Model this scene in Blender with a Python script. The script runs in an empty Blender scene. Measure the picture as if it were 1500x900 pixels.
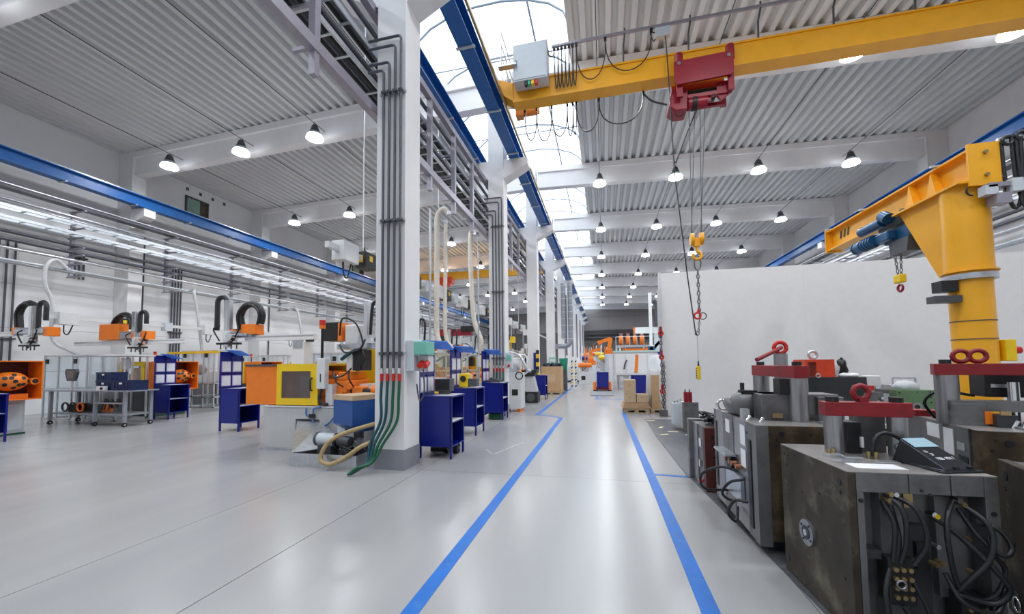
import bpy, math, random
from mathutils import Vector, Matrix, Euler
random.seed(7)
S = bpy.context.scene
COL = S.collection
PI = math.pi

# ---------------------------------------------------------------- camera
def make_camera():
    yaw, pit, rol, foc, cy = -0.22966, 0.054447, -0.010878, 573.389, 501.876
    F = Vector((math.sin(yaw)*math.cos(pit), math.cos(yaw)*math.cos(pit), math.sin(pit)))
    r = Vector((math.cos(yaw), -math.sin(yaw), 0)); u = r.cross(F)
    r2 = r*math.cos(rol) + u*math.sin(rol); u2 = u*math.cos(rol) - r*math.sin(rol)
    cam = bpy.data.cameras.new('camera'); o = bpy.data.objects.new('camera', cam); COL.objects.link(o)
    m = Matrix((r2, u2, -F)).transposed().to_4x4(); m.translation = (0, 0, 1.6)
    o.matrix_world = m
    cam.sensor_width = 36; cam.lens = foc/1500*36; cam.shift_y = (cy-450)/1500
    cam.clip_start = 0.05; cam.clip_end = 300
    S.camera = o
make_camera()

# ---------------------------------------------------------------- world, exposure
W = bpy.data.worlds.new('sky'); S.world = W; W.use_nodes = True
_b = W.node_tree.nodes['Background']
_b.inputs[0].default_value = (0.86, 0.93, 1.0, 1); _b.inputs[1].default_value = 1.7
S.view_settings.view_transform = 'Standard'; S.view_settings.look = 'None'
S.view_settings.gamma = 1; S.view_settings.use_curve_mapping = False
S.view_settings.exposure = 1.02
LAMP_STRENGTH = 78.0
S.cycles.use_denoising = True
S.cycles.max_bounces = 8; S.cycles.diffuse_bounces = 5; S.cycles.glossy_bounces = 3
S.cycles.transmission_bounces = 4; S.cycles.transparent_max_bounces = 12
S.cycles.caustics_reflective = False; S.cycles.caustics_refractive = False
S.cycles.sample_clamp_indirect = 4.0

# ---------------------------------------------------------------- materials
MATS = {}
def mat(name, col, rough=0.5, metal=0.0, var=0.06, scale=6.0, bump=0.0, detail=8, ndetail=5, dirt=None, dirt_scale=2.0, dirt_lo=0.5, dirt_hi=0.7, spec=0.5, stretch=None, rvar=0.0, coat=0.0):
    if name in MATS: return MATS[name]
    m = bpy.data.materials.new(name); m.use_nodes = True; nt = m.node_tree; N = nt.nodes; L = nt.links
    p = N['Principled BSDF']; p.inputs['Roughness'].default_value = rough; p.inputs['Metallic'].default_value = metal
    p.inputs['Specular IOR Level'].default_value = spec
    if coat: p.inputs['Coat Weight'].default_value = coat
    tc = N.new('ShaderNodeTexCoord'); vec = tc.outputs['Object']
    if stretch:
        mp = N.new('ShaderNodeMapping'); mp.inputs['Scale'].default_value = stretch; L.new(vec, mp.inputs[0]); vec = mp.outputs[0]
    nz = N.new('ShaderNodeTexNoise'); nz.inputs['Scale'].default_value = scale; nz.inputs['Detail'].default_value = ndetail
    L.new(vec, nz.inputs['Vector'])
    rp = N.new('ShaderNodeValToRGB'); e = rp.color_ramp.elements
    e[0].position = 0.3; e[1].position = 0.7
    e[0].color = tuple(max(0, c*(1-var)) for c in col)+(1,); e[1].color = tuple(min(1, c*(1+var)) for c in col)+(1,)
    L.new(nz.outputs[0], rp.inputs[0]); out = rp.outputs[0]
    if dirt:
        n2 = N.new('ShaderNodeTexNoise'); n2.inputs['Scale'].default_value = dirt_scale; n2.inputs['Detail'].default_value = detail; n2.inputs['Roughness'].default_value = 0.65 if detail > 3 else 0.5
        L.new(vec, n2.inputs['Vector'])
        r2 = N.new('ShaderNodeValToRGB'); r2.color_ramp.elements[0].position = dirt_lo; r2.color_ramp.elements[1].position = dirt_hi
        L.new(n2.outputs[0], r2.inputs[0])
        mx = N.new('ShaderNodeMix'); mx.data_type = 'RGBA'; L.new(r2.outputs[0], mx.inputs[0]); L.new(out, mx.inputs[6]); mx.inputs[7].default_value = tuple(dirt)+(1,)
        out = mx.outputs[2]
    L.new(out, p.inputs['Base Color'])
    if rvar:
        mr = N.new('ShaderNodeMapRange'); mr.inputs[3].default_value = max(0.02, rough-rvar); mr.inputs[4].default_value = rough+rvar
        L.new(nz.outputs[0], mr.inputs[0]); L.new(mr.outputs[0], p.inputs['Roughness'])
    if bump:
        b = N.new('ShaderNodeBump'); b.inputs['Strength'].default_value = bump; b.inputs['Distance'].default_value = 0.01
        L.new(nz.outputs[0], b.inputs['Height']); L.new(b.outputs[0], p.inputs['Normal'])
    MATS[name] = m; return m
def emit(name, col, strength):
    m = bpy.data.materials.new(name); m.use_nodes = True; p = m.node_tree.nodes['Principled BSDF']
    p.inputs['Base Color'].default_value = tuple(col)+(1,)
    p.inputs['Emission Color'].default_value = tuple(col)+(1,); p.inputs['Emission Strength'].default_value = strength
    MATS[name] = m; return m
def clear(name, col, alpha, rough=0.05, transl=0.0):
    """thin clear or milky sheet: mostly transparent, part translucent, part glossy"""
    m = bpy.data.materials.new(name); m.use_nodes = True; nt = m.node_tree; N = nt.nodes; L = nt.links
    N.remove(N['Principled BSDF']); out = N['Material Output']
    t = N.new('ShaderNodeBsdfTransparent'); t.inputs[0].default_value = tuple(0.5+0.5*c for c in col)+(1,)
    d = N.new('ShaderNodeBsdfTranslucent' if transl else 'ShaderNodeBsdfDiffuse'); d.inputs[0].default_value = tuple(col)+(1,)
    g = N.new('ShaderNodeBsdfGlossy'); g.inputs['Roughness'].default_value = rough
    a = N.new('ShaderNodeMixShader'); a.inputs[0].default_value = alpha; L.new(t.outputs[0], a.inputs[1]); L.new(d.outputs[0], a.inputs[2])
    b = N.new('ShaderNodeMixShader'); b.inputs[0].default_value = 0.05; L.new(a.outputs[0], b.inputs[1]); L.new(g.outputs[0], b.inputs[2])
    L.new(b.outputs[0], out.inputs[0]); MATS[name] = m; return m

CONC = mat('painted_concrete', (0.80, 0.79, 0.80), 0.7, var=0.03, scale=1.5, dirt=(0.70, 0.69, 0.70), dirt_scale=0.6, dirt_lo=0.5, dirt_hi=0.9)
WALLM = mat('wall_panel_white', (0.82, 0.82, 0.83), 0.75, var=0.03, scale=0.8)
GREYW = mat('back_wall_grey', (0.36, 0.34, 0.34), 0.8, var=0.04, scale=0.5)
PLINTH = mat('plinth_grey_paint', (0.25, 0.26, 0.29), 0.5, var=0.05)
BENCHG = mat('bench_grey', (0.30, 0.32, 0.36), 0.4, 0.2, var=0.05)
DECK = mat('roof_deck_steel', (0.64, 0.65, 0.66), 0.45, var=0.03, scale=1.0)
BLUE = mat('crane_rail_blue', (0.005, 0.11, 0.38), 0.4, var=0.08)
DBLUE = mat('desk_blue', (0.003, 0.011, 0.20), 0.28, var=0.06, scale=3)
TAPE = mat('floor_tape_blue', (0.001, 0.13, 0.50), 0.45, var=0.12, scale=5, dirt=(0.07, 0.22, 0.55), dirt_scale=7, dirt_lo=0.58, dirt_hi=0.8, rvar=0.1)
YEL = mat('crane_yellow', (0.90, 0.42, 0.015), 0.38, var=0.05, scale=3)
YEL2 = mat('machine_yellow', (0.88, 0.58, 0.01), 0.4, var=0.05)
ORG = mat('machine_orange', (0.88, 0.21, 0.012), 0.42, var=0.05)
RED = mat('bar_red', (0.26, 0.008, 0.014), 0.42, var=0.15, scale=9, dirt=(0.16, 0.009, 0.014), dirt_scale=6)
CRED = mat('crab_red', (0.27, 0.008, 0.022), 0.35, var=0.1)
BRED = mat('signal_red', (0.62, 0.02, 0.015), 0.35)
ORED = mat('orange_red', (0.72, 0.06, 0.015), 0.4, var=0.12)
GALV = mat('galvanised_steel', (0.55, 0.57, 0.60), 0.32, 0.8, var=0.12, scale=14)
FRAME = mat('cable_frame_grey', (0.36, 0.34, 0.40), 0.42, 0.35, var=0.08)
STEEL = mat('machined_steel', (0.36, 0.36, 0.375), 0.32, 0.85, var=0.1, scale=3, stretch=(14, 14, 0.6), dirt=(0.17, 0.155, 0.15), dirt_scale=3, dirt_lo=0.52, dirt_hi=0.8)
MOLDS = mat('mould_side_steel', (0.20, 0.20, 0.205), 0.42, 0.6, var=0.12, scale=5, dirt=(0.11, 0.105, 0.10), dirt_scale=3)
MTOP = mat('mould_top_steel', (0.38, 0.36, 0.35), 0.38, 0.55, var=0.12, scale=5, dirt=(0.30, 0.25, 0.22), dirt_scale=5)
RUST = mat('mould_patina_plate', (0.055, 0.044, 0.031), 0.55, 0.35, var=0.5, scale=4, bump=0.15, dirt=(0.22, 0.20, 0.14), dirt_scale=4.5, dirt_lo=0.52, dirt_hi=0.78)
RUST2 = mat('mould_brown_plate', (0.075, 0.05, 0.03), 0.55, 0.35, var=0.45, scale=5, bump=0.12, dirt=(0.17, 0.13, 0.07), dirt_scale=5)
MAROON = mat('mould_maroon', (0.085, 0.018, 0.014), 0.5, var=0.3, scale=5)
DARKP = mat('dark_steel_plate', (0.045, 0.047, 0.052), 0.45, 0.3, var=0.25, scale=5)
BLK = mat('black_plastic', (0.012, 0.012, 0.014), 0.45)
RUB = mat('black_hose_rubber', (0.014, 0.015, 0.018), 0.35, var=0.1)
DGREY = mat('dark_grey_plastic', (0.07, 0.075, 0.085), 0.45)
MGREY = mat('machine_grey', (0.53, 0.53, 0.54), 0.45, var=0.04)
LGREY = mat('light_grey_paint', (0.70, 0.71, 0.72), 0.42, var=0.03)
WHITE = mat('white_paint', (0.80, 0.80, 0.81), 0.4, var=0.02)
CABIN = mat('cabinet_grey', (0.60, 0.64, 0.68), 0.4, var=0.03)
PIPE = mat('conduit_dark_grey', (0.075, 0.08, 0.10), 0.4, var=0.08)
PIPEL = mat('conduit_light_grey', (0.50, 0.53, 0.57), 0.35, 0.4, var=0.08)
GREENH = mat('green_hose', (0.006, 0.10, 0.045), 0.35, var=0.1)
TEALH = mat('teal_hose', (0.006, 0.07, 0.09), 0.35, var=0.1)
TANH = mat('tan_hose', (0.42, 0.30, 0.15), 0.5, var=0.12, scale=20)
BEIGE = mat('beige_duct', (0.72, 0.66, 0.58), 0.5, var=0.08, scale=9)
CARD = mat('cardboard', (0.52, 0.33, 0.18), 0.8, var=0.08, scale=4)
CARDL = mat('cardboard_light', (0.54, 0.39, 0.25), 0.8, var=0.08, scale=4)
WOOD = mat('pallet_wood', (0.45, 0.33, 0.21), 0.8, var=0.2, scale=3, stretch=(1, 8, 8))
PAPER = mat('paper_white', (0.82, 0.82, 0.84), 0.7, var=0.02)
PAPERP = mat('paper_pocket_mauve', (0.62, 0.55, 0.72), 0.5, var=0.05)
GREENM = mat('mould_green', (0.14, 0.24, 0.11), 0.5, var=0.15, scale=6, dirt=(0.08, 0.13, 0.07), dirt_scale=6)
GREENB = mat('green_plastic', (0.02, 0.36, 0.22), 0.4)
MINT = mat('mint_plastic', (0.18, 0.52, 0.42), 0.4)
BLUEM = mat('motor_blue', (0.015, 0.085, 0.20), 0.35, 0.2, var=0.12)
BLUEH = mat('hopper_blue', (0.008, 0.075, 0.30), 0.35, var=0.06)
CRATE = mat('crate_blue', (0.008, 0.02, 0.085), 0.4)
PLATE = mat('checker_plate', (0.15, 0.155, 0.17), 0.42, 0.5, var=0.2, scale=20, bump=0.3)
BRASS = mat('brass_fitting', (0.45, 0.33, 0.17), 0.35, 0.85, var=0.15)
CHROME = mat('chrome', (0.75, 0.76, 0.78), 0.15, 1.0, var=0.03)
ALU = mat('aluminium_profile', (0.66, 0.67, 0.69), 0.35, 0.6, var=0.05)
BELL = mat('lamp_bell_aluminium', (0.60, 0.63, 0.66), 0.3, 0.5, var=0.03)
MAT_GREY = mat('floor_mat_grey', (0.25, 0.26, 0.28), 0.8)
SLING = mat('chain_steel', (0.16, 0.15, 0.16), 0.4, 0.7)
FOIL = clear('stretch_film', (0.85, 0.86, 0.88), 0.6, 0.2)
PLEXI = clear('clear_guard_sheet', (0.80, 0.86, 0.90), 0.16, 0.05)
SMOKE = clear('smoked_guard_sheet', (0.35, 0.30, 0.28), 0.25, 0.05)
AWN = clear('blue_tinted_sheet', (0.16, 0.38, 0.95), 0.75, 0.2)
PANE = clear('skylight_sheet', (0.93, 0.97, 1.0), 0.25, 0.3, transl=1)
WGLASS = mat('window_glass_green', (0.26, 0.40, 0.33), 0.1, var=0.2, scale=1.2)
WHT_FLOORMARK = mat('worn_white_marking', (0.44, 0.44, 0.45), 0.35, var=0.05)
LENS = emit('lamp_lens', (0.93, 0.97, 1.0), LAMP_STRENGTH)
REFR = emit('lamp_refractor', (0.90, 0.95, 1.0), LAMP_STRENGTH*0.07)
def floor_mat():
    m = mat('polished_concrete', (0.365, 0.362, 0.365), 0.24, var=0.045, scale=1.1, ndetail=2, stretch=(1.0, 0.16, 1.0), dirt=(0.315, 0.315, 0.325), dirt_scale=1.6, dirt_lo=0.35, dirt_hi=0.85, detail=3, rvar=0.03, spec=0.5)
    nt = m.node_tree
    for n in nt.nodes:
        if n.type == 'TEX_COORD': tc = n
    return m
FLOORM = floor_mat()
JOINT = mat('joint_filler', (0.26, 0.25, 0.25), 0.8)

# ---------------------------------------------------------------- mesh builder
class MB:
    def __init__(s): s.v = []; s.f = []; s.sm = []
    def add(s, V, Fs, smooth=False):
        n = len(s.v); s.v += [tuple(p) for p in V]
        for f in Fs: s.f.append(tuple(i+n for i in f)); s.sm.append(smooth)
        return s
    def box(s, x0, x1, y0, y1, z0, z1):
        V = [(x, y, z) for z in (z0, z1) for y in (y0, y1) for x in (x0, x1)]
        return s.add(V, [(0, 2, 3, 1), (4, 5, 7, 6), (0, 1, 5, 4), (2, 6, 7, 3), (0, 4, 6, 2), (1, 3, 7, 5)])
    def cbox(s, c, d, rot=None):
        V = [Vector(((i & 1)-.5, ((i >> 1) & 1)-.5, (i >> 2)-.5))*Vector((1, 1, 1)) for i in range(8)]
        V = [Vector((p.x*d[0], p.y*d[1], p.z*d[2])) for p in V]
        if rot is not None:
            R = Euler(rot).to_matrix(); V = [R @ p for p in V]
        V = [p+Vector(c) for p in V]
        return s.add(V, [(0, 2, 3, 1), (4, 5, 7, 6), (0, 1, 5, 4), (2, 6, 7, 3), (0, 4, 6, 2), (1, 3, 7, 5)])
    def bar(s, a, b, w, h):
        """rectangular bar from a to b, w across (horizontal), h up"""
        a, b = Vector(a), Vector(b); d = (b-a).normalized()
        up = Vector((0, 0, 1)) if abs(d.z) < 0.95 else Vector((0, 1, 0))
        x = d.cross(up).normalized()*w/2; y = x.cross(d).normalized()*h/2
        V = [p+i*x+j*y for p in (a, b) for i, j in ((-1, -1), (1, -1), (1, 1), (-1, 1))]
        return s.add(V, [(3, 2, 1, 0), (4, 5, 6, 7), (0, 1, 5, 4), (1, 2, 6, 5), (2, 3, 7, 6), (3, 0, 4, 7)])
    def cyl(s, a, b, r0, r1=None, n=12, cap=True):
        a, b = Vector(a), Vector(b); r1 = r0 if r1 is None else r1; d = (b-a).normalized()
        x = d.orthogonal().normalized(); y = d.cross(x)
        V = []
        for p, r in ((a, r0), (b, r1)):
            for i in range(n): t = 2*PI*i/n; V.append(p+r*(math.cos(t)*x+math.sin(t)*y))
        s.add(V, [(i, (i+1) % n, n+(i+1) % n, n+i) for i in range(n)], True)
        if cap:
            s.add(V, [tuple(range(n-1, -1, -1)), tuple(range(n, 2*n))])
        return s
    def tube(s, pts, r, n=8, smooth=True):
        P = [Vector(p) for p in pts]; m = len(P); V = []; prev = None
        for k in range(m):
            d = (P[min(k+1, m-1)]-P[max(k-1, 0)]).normalized()
            if prev is None: x = d.orthogonal().normalized()
            else:
                x = prev-d*prev.dot(d)
                x = x.normalized() if x.length > 1e-6 else d.orthogonal().normalized()
            prev = x; y = d.cross(x); rr = r[k] if isinstance(r, (list, tuple)) else r
            for i in range(n): t = 2*PI*i/n; V.append(P[k]+rr*(math.cos(t)*x+math.sin(t)*y))
        Fs = [(k*n+i, k*n+(i+1) % n, (k+1)*n+(i+1) % n, (k+1)*n+i) for k in range(m-1) for i in range(n)]
        s.add(V, Fs, smooth)
        return s.add([V[i] for i in range(n)]+[V[(m-1)*n+i] for i in range(n)], [tuple(range(n-1, -1, -1)), tuple(range(n, 2*n))])
    def lathe(s, prof, c=(0, 0, 0), n=16, axis='z', smooth=True):
        """prof: list of (r, h)"""
        c = Vector(c); V = []
        for r, h in prof:
            for i in range(n):
                t = 2*PI*i/n; a, b = r*math.cos(t), r*math.sin(t)
                V.append(c+(Vector((a, b, h)) if axis == 'z' else Vector((h, a, b)) if axis == 'x' else Vector((a, h, b))))
        Fs = [(k*n+i, k*n+(i+1) % n, (k+1)*n+(i+1) % n, (k+1)*n+i) for k in range(len(prof)-1) for i in range(n)]
        return s.add(V, Fs, smooth)
    def prism(s, poly, a, b, axis='y'):
        """poly: list of 2D points; extruded from a to b along axis (the 2D plane is the other two axes in order)"""
        def P(u, w, t): return (t, u, w) if axis == 'x' else (u, t, w) if axis == 'y' else (u, w, t)
        n = len(poly); V = [P(u, w, a) for u, w in poly]+[P(u, w, b) for u, w in poly]
        return s.add(V, [tuple(range(n-1, -1, -1)), tuple(range(n, 2*n))]+[(i, (i+1) % n, n+(i+1) % n, n+i) for i in range(n)])
    def ball(s, c, r, n=12, m=8, sc=(1, 1, 1)):
        V = []; c = Vector(c)
        for j in range(m+1):
            p = PI*j/m
            for i in range(n):
                t = 2*PI*i/n
                V.append(c+Vector((r*sc[0]*math.sin(p)*math.cos(t), r*sc[1]*math.sin(p)*math.sin(t), r*sc[2]*math.cos(p))))
        return s.add(V, [(j*n+i, (j+1)*n+i, (j+1)*n+(i+1) % n, j*n+(i+1) % n) for j in range(m) for i in range(n)], True)
    def torus(s, c, R, r, axis='y', n=20, m=8, a0=0, a1=2*PI, sq=1.0):
        pts = []
        k = n if abs(a1-a0) >= 2*PI-1e-6 else n+1
        for i in range(n+1):
            t = a0+(a1-a0)*i/n; a, b = R*math.cos(t), R*math.sin(t)*sq
            pts.append(Vector(c)+(Vector((a, 0, b)) if axis == 'y' else Vector((0, a, b)) if axis == 'x' else Vector((a, b, 0))))
        return s.tube(pts, r, m)
    def build(s, name, m, parent=None, kind=None, label=None, bevel=0, loc=None):
        me = bpy.data.meshes.new(name); me.from_pydata(s.v, [], s.f)
        me.polygons.foreach_set('use_smooth', s.sm)
        me.materials.append(m); me.validate(); me.update()
        o = bpy.data.objects.new(name, me); COL.objects.link(o)
        if parent is not None: o.parent = parent
        if kind: o['kind'] = kind
        if label: o['label'] = label
        if loc: o.location = loc
        if bevel:
            b = o.modifiers.new('bevel', 'BEVEL'); b.width = bevel; b.segments = 2; b.limit_method = 'ANGLE'; b.angle_limit = 0.7
        return o
def T(name, label, cat, loc=(0, 0, 0), rz=0, group=None, kind=None):
    o = bpy.data.objects.new(name, None); COL.objects.link(o); o.location = loc; o.rotation_euler = (0, 0, rz); o.empty_display_size = 0.1
    if label: o['label'] = label
    if cat: o['category'] = cat
    if group: o['group'] = group
    if kind: o['kind'] = kind
    return o
def tag(o, label, cat, group=None):
    o['label'] = label; o['category'] = cat
    if group: o['group'] = group
    return o
KIDS = {}
def dup(root, loc, rz=None, label=None, group=None, scale=None):
    r = root.copy(); COL.objects.link(r); r.location = loc
    if rz is not None: r.rotation_euler = (0, 0, rz)
    if label: r['label'] = label
    if group: r['group'] = group
    if root not in KIDS: KIDS[root] = [(c, list(c.children)) for c in root.children]
    for ch, gs in KIDS[root]:
        c = ch.copy(); COL.objects.link(c); c.parent = r
        for g in gs:
            d = g.copy(); COL.objects.link(d); d.parent = c
    return r
def copy_part(o, loc, rot=None, parent=None):
    c = o.copy(); COL.objects.link(c); c.location = loc
    if rot is not None: c.rotation_euler = rot
    c.parent = parent if parent is not None else o.parent
    return c
def catenary(a, b, sag, n=14):
    a, b = Vector(a), Vector(b)
    return [a.lerp(b, i/n)-Vector((0, 0, sag*4*(i/n)*(1-i/n))) for i in range(n+1)]
def bez(p, n=10):
    """smooth path through points p (Catmull-Rom)"""
    P = [Vector(q) for q in p]; P = [2*P[0]-P[1]]+P+[2*P[-1]-P[-2]]; out = []
    for k in range(1, len(P)-2):
        for i in range(n):
            t = i/n; a, b, c, d = P[k-1:k+3]
            out.append(0.5*((2*b)+(c-a)*t+(2*a-5*b+4*c-d)*t*t+(3*b-a-3*c+d)*t**3))
    out.append(P[-2]); return out
ORD = ['first', 'second', 'third', 'fourth', 'fifth', 'sixth', 'seventh', 'eighth', 'ninth', 'tenth', 'eleventh', 'twelfth', 'thirteenth', 'fourteenth', 'fifteenth', 'sixteenth', 'seventeenth', 'eighteenth', 'nineteenth', 'twentieth', 'twenty-first', 'twenty-second']

# ================================================================ STRUCTURE
YB = [5.48+6.3*k for k in range(-2, 10)]          # column rows (front faces)
XL, XR, Y0, Y1 = -19.5, 13.1, -8.0, 64.5
def struct(name, mb, m, parent=None, bevel=0):
    return mb.build(name, m, parent, kind='structure' if parent is None else None, bevel=bevel)

floor = struct('floor', MB().box(XL-.4, XR+.4, Y0-.3, Y1+.4, -.3, -.012), JOINT)
xs = [XL-.3, -11.4, -4.15, -2.74, 1.3, 7.2, XR+.3]
ys = [Y0-.2]+[y+.12 for y in YB[1:]]+[Y1+.3]
for i in range(len(xs)-1):
    for j in range(len(ys)-1):
        g = .004 if i not in (2,) else .005
        MB().box(xs[i]+g, xs[i+1]-g, ys[j]+.003, ys[j+1]-.003, -.2, 0).build('floor_slab', FLOORM, floor)
# painted aisle lines (thin tape)
def marking(mb, label, m=TAPE): tag(mb.build('floor_marking', m), label, 'floor marking', 'floor markings')
def strip(pts, w, z=0.003):
    mb = MB()
    for a, b in zip(pts[:-1], pts[1:]):
        a, b = Vector((*a, 0)), Vector((*b, 0)); n = (b-a).normalized().cross(Vector((0, 0, 1)))*w/2
        q = [a-n, a+n, b+n, b-n]
        mb.add([(p.x, p.y, zz) for zz in (0, z) for p in q], [(4, 5, 6, 7), (0, 1, 5, 4), (1, 2, 6, 5), (2, 3, 7, 6), (3, 0, 4, 7)])
    return mb
marking(strip([(-1.255, .6), (-1.255, 11.55)], .115), 'long blue tape line along the column side of the aisle, ending where it jogs')
marking(strip([(-1.22, 11.5), (-1.62, 11.95), (-2.05, 12.15)], .09), 'short blue jog joining the two column-side aisle lines')
marking(strip([(-2.06, 12.1), (-2.08, 46)], .13), 'blue aisle line running on past the cardboard bin towards the back wall')
marking(strip([(.64, .6), (.57, 13.05)], .12), 'long blue aisle line on the mould side, ending at the wooden pallet')
marking(strip([(.67, 5.98), (1.15, 5.94)], .07), 'short thin blue cross line running to the checker plate by the maroon mould')
marking(strip([(-.36, 17.6), (-.30, 23.5)], .10), 'blue line on the floor beside the grey mat under the small blue cabinet')
marking(strip([(-.36, 17.65), (.9, 17.75)], .05), 'thin pale blue line across the front of the grey floor mat')
marking(strip([(-2.2, 7.15), (-1.95, 6.75), (-1.62, 7.9)], .05, .002), 'faint worn white angle mark on the floor beside the desks', WHT_FLOORMARK)

def panels(parent, m, axis, pos, th, a0, a1, na, zs, gap=.012):
    """wall panels as pieces: axis 'x' = wall plane x=pos"""
    for i in range(na):
        u0, u1 = a0+(a1-a0)*i/na, a0+(a1-a0)*(i+1)/na
        for z0, z1 in zip(zs[:-1], zs[1:]):
            mb = MB()
            if axis == 'x': mb.box(min(pos, pos+th), max(pos, pos+th), u0+gap/2, u1-gap/2, z0+gap/2, z1-gap/2)
            else: mb.box(u0+gap/2, u1-gap/2, min(pos, pos+th), max(pos, pos+th), z0+gap/2, z1-gap/2)
            mb.build('wall_panel', m, parent)
zs = [0, 1.5, 3.0, 4.5, 6.0, 7.5, 9.0, 10.8]
wl = struct('wall_left', MB().box(XL-.4, XL-.05, Y0, Y1, 0, 11.2), JOINT); panels(wl, WALLM, 'x', XL, -.06, YB[0], YB[-1], 11, zs)
wr = struct('wall_right', MB().box(XR+.05, XR+.4, Y0, Y1, 0, 11.2), JOINT); panels(wr, CONC, 'x', XR, .06, YB[0], YB[-1], 11, zs)
wb = struct('wall_back', MB().box(XL-.3, XR+.3, Y1+.05, Y1+.4, 0, 12), JOINT); panels(wb, mat('back_wall_dark', (.16, .15, .15), .8), 'y', Y1, .06, XL, XR, 8, [0, 3.2, 6.6], .05); panels(wb, GREYW, 'y', Y1, .06, XL, XR, 8, [6.6, 9.0, 11.6], .05)
wf = struct('wall_front', MB().box(XL-.3, XR+.3, Y0-.4, Y0, 0, 12), WALLM)

# corrugated roof deck, ribs running along the hall
def zb(x):                                                # underside of the roof beams
    return 10.02-.031*(x+3.2) if x > -3.2 else 10.02+.029*(x+3.2)
def deck(x0, x1):
    mb = MB(); prof = []; p = .34; x = x0
    while x < x1-1e-6:
        for dx, dz in ((0, 0), (.14, 0), (.19, .15), (.29, .15)):
            if x+dx <= x1: prof.append((x+dx, zb(x+dx)+.97+dz))
        x += p
    n = len(prof)
    V = [(x, y, z) for y in (Y0, Y1+.1) for x, z in prof]+[(x, y, z+.012) for y in (Y0, Y1+.1) for x, z in prof]
    Fs = [(i, n+i, n+i+1, i+1) for i in range(n-1)]+[(2*n+i, 2*n+i+1, 3*n+i+1, 3*n+i) for i in range(n-1)]
    return mb.add(V, Fs)
ceil = struct('ceiling', deck(-.77, XR+.3), DECK)
ceil2 = struct('ceiling', deck(XL-.3, -5.65), DECK)

# roof beams (precast, with a wider top flange)
def roof_beam(y, xa, xb):
    mb = MB()
    for (w, h0, h1) in ((.34, 0, .72), (.52, .72, .96)):
        V = []
        for x in (xa, xb):
            for yy, hh in ((-w/2, h0), (w/2, h0), (w/2, h1), (-w/2, h1)): V.append((x, y+yy, zb(x)+hh))
        mb.add(V, [(3, 2, 1, 0), (4, 5, 6, 7), (0, 1, 5, 4), (1, 2, 6, 5), (2, 3, 7, 6), (3, 0, 4, 7)])
    struct('roof_beam', mb, CONC)
for y in YB:
    roof_beam(y+.25, -2.9, 12.45); roof_beam(y+.25, -18.8, -3.56)
# columns in the middle row and along both side walls
for k, y in enumerate(YB):
    c = struct('column', MB().box(-3.48, -2.98, y, y+.5, 0, 10.98), CONC)
    MB().box(-3.486, -2.974, y-.006, y+.506, 0, .31).build('column_plinth', PLINTH, c)
    MB().prism([(-2.98, 7.5), (-2.36, 7.82), (-2.2, 7.92), (-2.2, 8.12), (-2.98, 8.12)], y+.03, y+.47).build('corbel', CONC, c)
    MB().prism([(-3.48, 8.12), (-4.28, 8.12), (-4.28, 7.92), (-4.1, 7.82), (-3.48, 7.5)], y+.03, y+.47).build('corbel', CONC, c)
    for x0, x1, xc in ((XL, -18.75, 1), (12.4, XR, -1)):
        w = struct('column', MB().box(x0, x1, y, y+.5, 0, 10.6), CONC)
        xe = x1 if xc > 0 else x0
        MB().prism([(xe, 7.5), (xe+.65*xc, 7.78), (xe+.65*xc, 8.12), (xe, 8.12)][::xc], y+.04, y+.46).build('corbel', CONC, w)
# skylight: curbs, arches, panes
XS0, XS1 = -5.65, -.77
sk = struct('skylight_trim', MB().box(XS1-.02, XS1+.03, Y0, Y1, zb(-.77)+.93, 11.5), DECK)
MB().box(XS0-.03, XS0+.02, Y0, Y1, 10.85, 11.5).build('curb', DECK, sk)
NSEG = 9; xm = (XS0+XS1)/2; hw = (XS1-XS0)/2
arc = [(xm-hw*math.cos(PI*i/NSEG), 11.45+1.15*math.sin(PI*i/NSEG)) for i in range(NSEG+1)]
ya = [Y0+2.1*i for i in range(35)]
first = None
for y in ya:
    if y > Y1: continue
    if first is None:
        first = MB().tube([(x, 0, z-.04) for x, z in arc], .035, 6).build('glazing_bar', mat('glazing_bar_grey', (0.20, 0.25, 0.32), 0.5), sk, loc=(0, y, 0))
        q0 = MB()
        for i in range(0, 3): q0.add([(arc[i][0], .03, arc[i][1]), (arc[i+1][0], .03, arc[i+1][1]), (arc[i+1][0], 2.07, arc[i+1][1]), (arc[i][0], 2.07, arc[i][1])], [(0, 1, 2, 3)], True)
        q1 = MB()
        for i in range(3, 6): q1.add([(arc[i][0], .03, arc[i][1]), (arc[i+1][0], .03, arc[i+1][1]), (arc[i+1][0], 2.07, arc[i+1][1]), (arc[i][0], 2.07, arc[i][1])], [(0, 1, 2, 3)], True)
        q2 = MB()
        for i in range(6, 9): q2.add([(arc[i][0], .03, arc[i][1]), (arc[i+1][0], .03, arc[i+1][1]), (arc[i+1][0], 2.07, arc[i+1][1]), (arc[i][0], 2.07, arc[i][1])], [(0, 1, 2, 3)], True)
        pn = [q.build('pane', PANE, sk, loc=(0, y, 0)) for q in (q0, q1, q2)]
        rod = MB().cyl((XS0, 0, 11.5), (XS1, 0, 11.5), .022, n=6).build('tie_rod', MATS['glazing_bar_grey'], sk, loc=(0, y+1, 0))
    else:
        copy_part(first, (0, y, 0))
        for q in pn: copy_part(q, (0, y, 0))
    if ya.index(y) % 2: copy_part(rod, (0, y+1, 0))
for x, z in (arc[3], arc[6]): MB().box(x-.03, x+.03, Y0, Y1, z-.05, z-.005).build('purlin', MATS['glazing_bar_grey'], sk)

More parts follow.
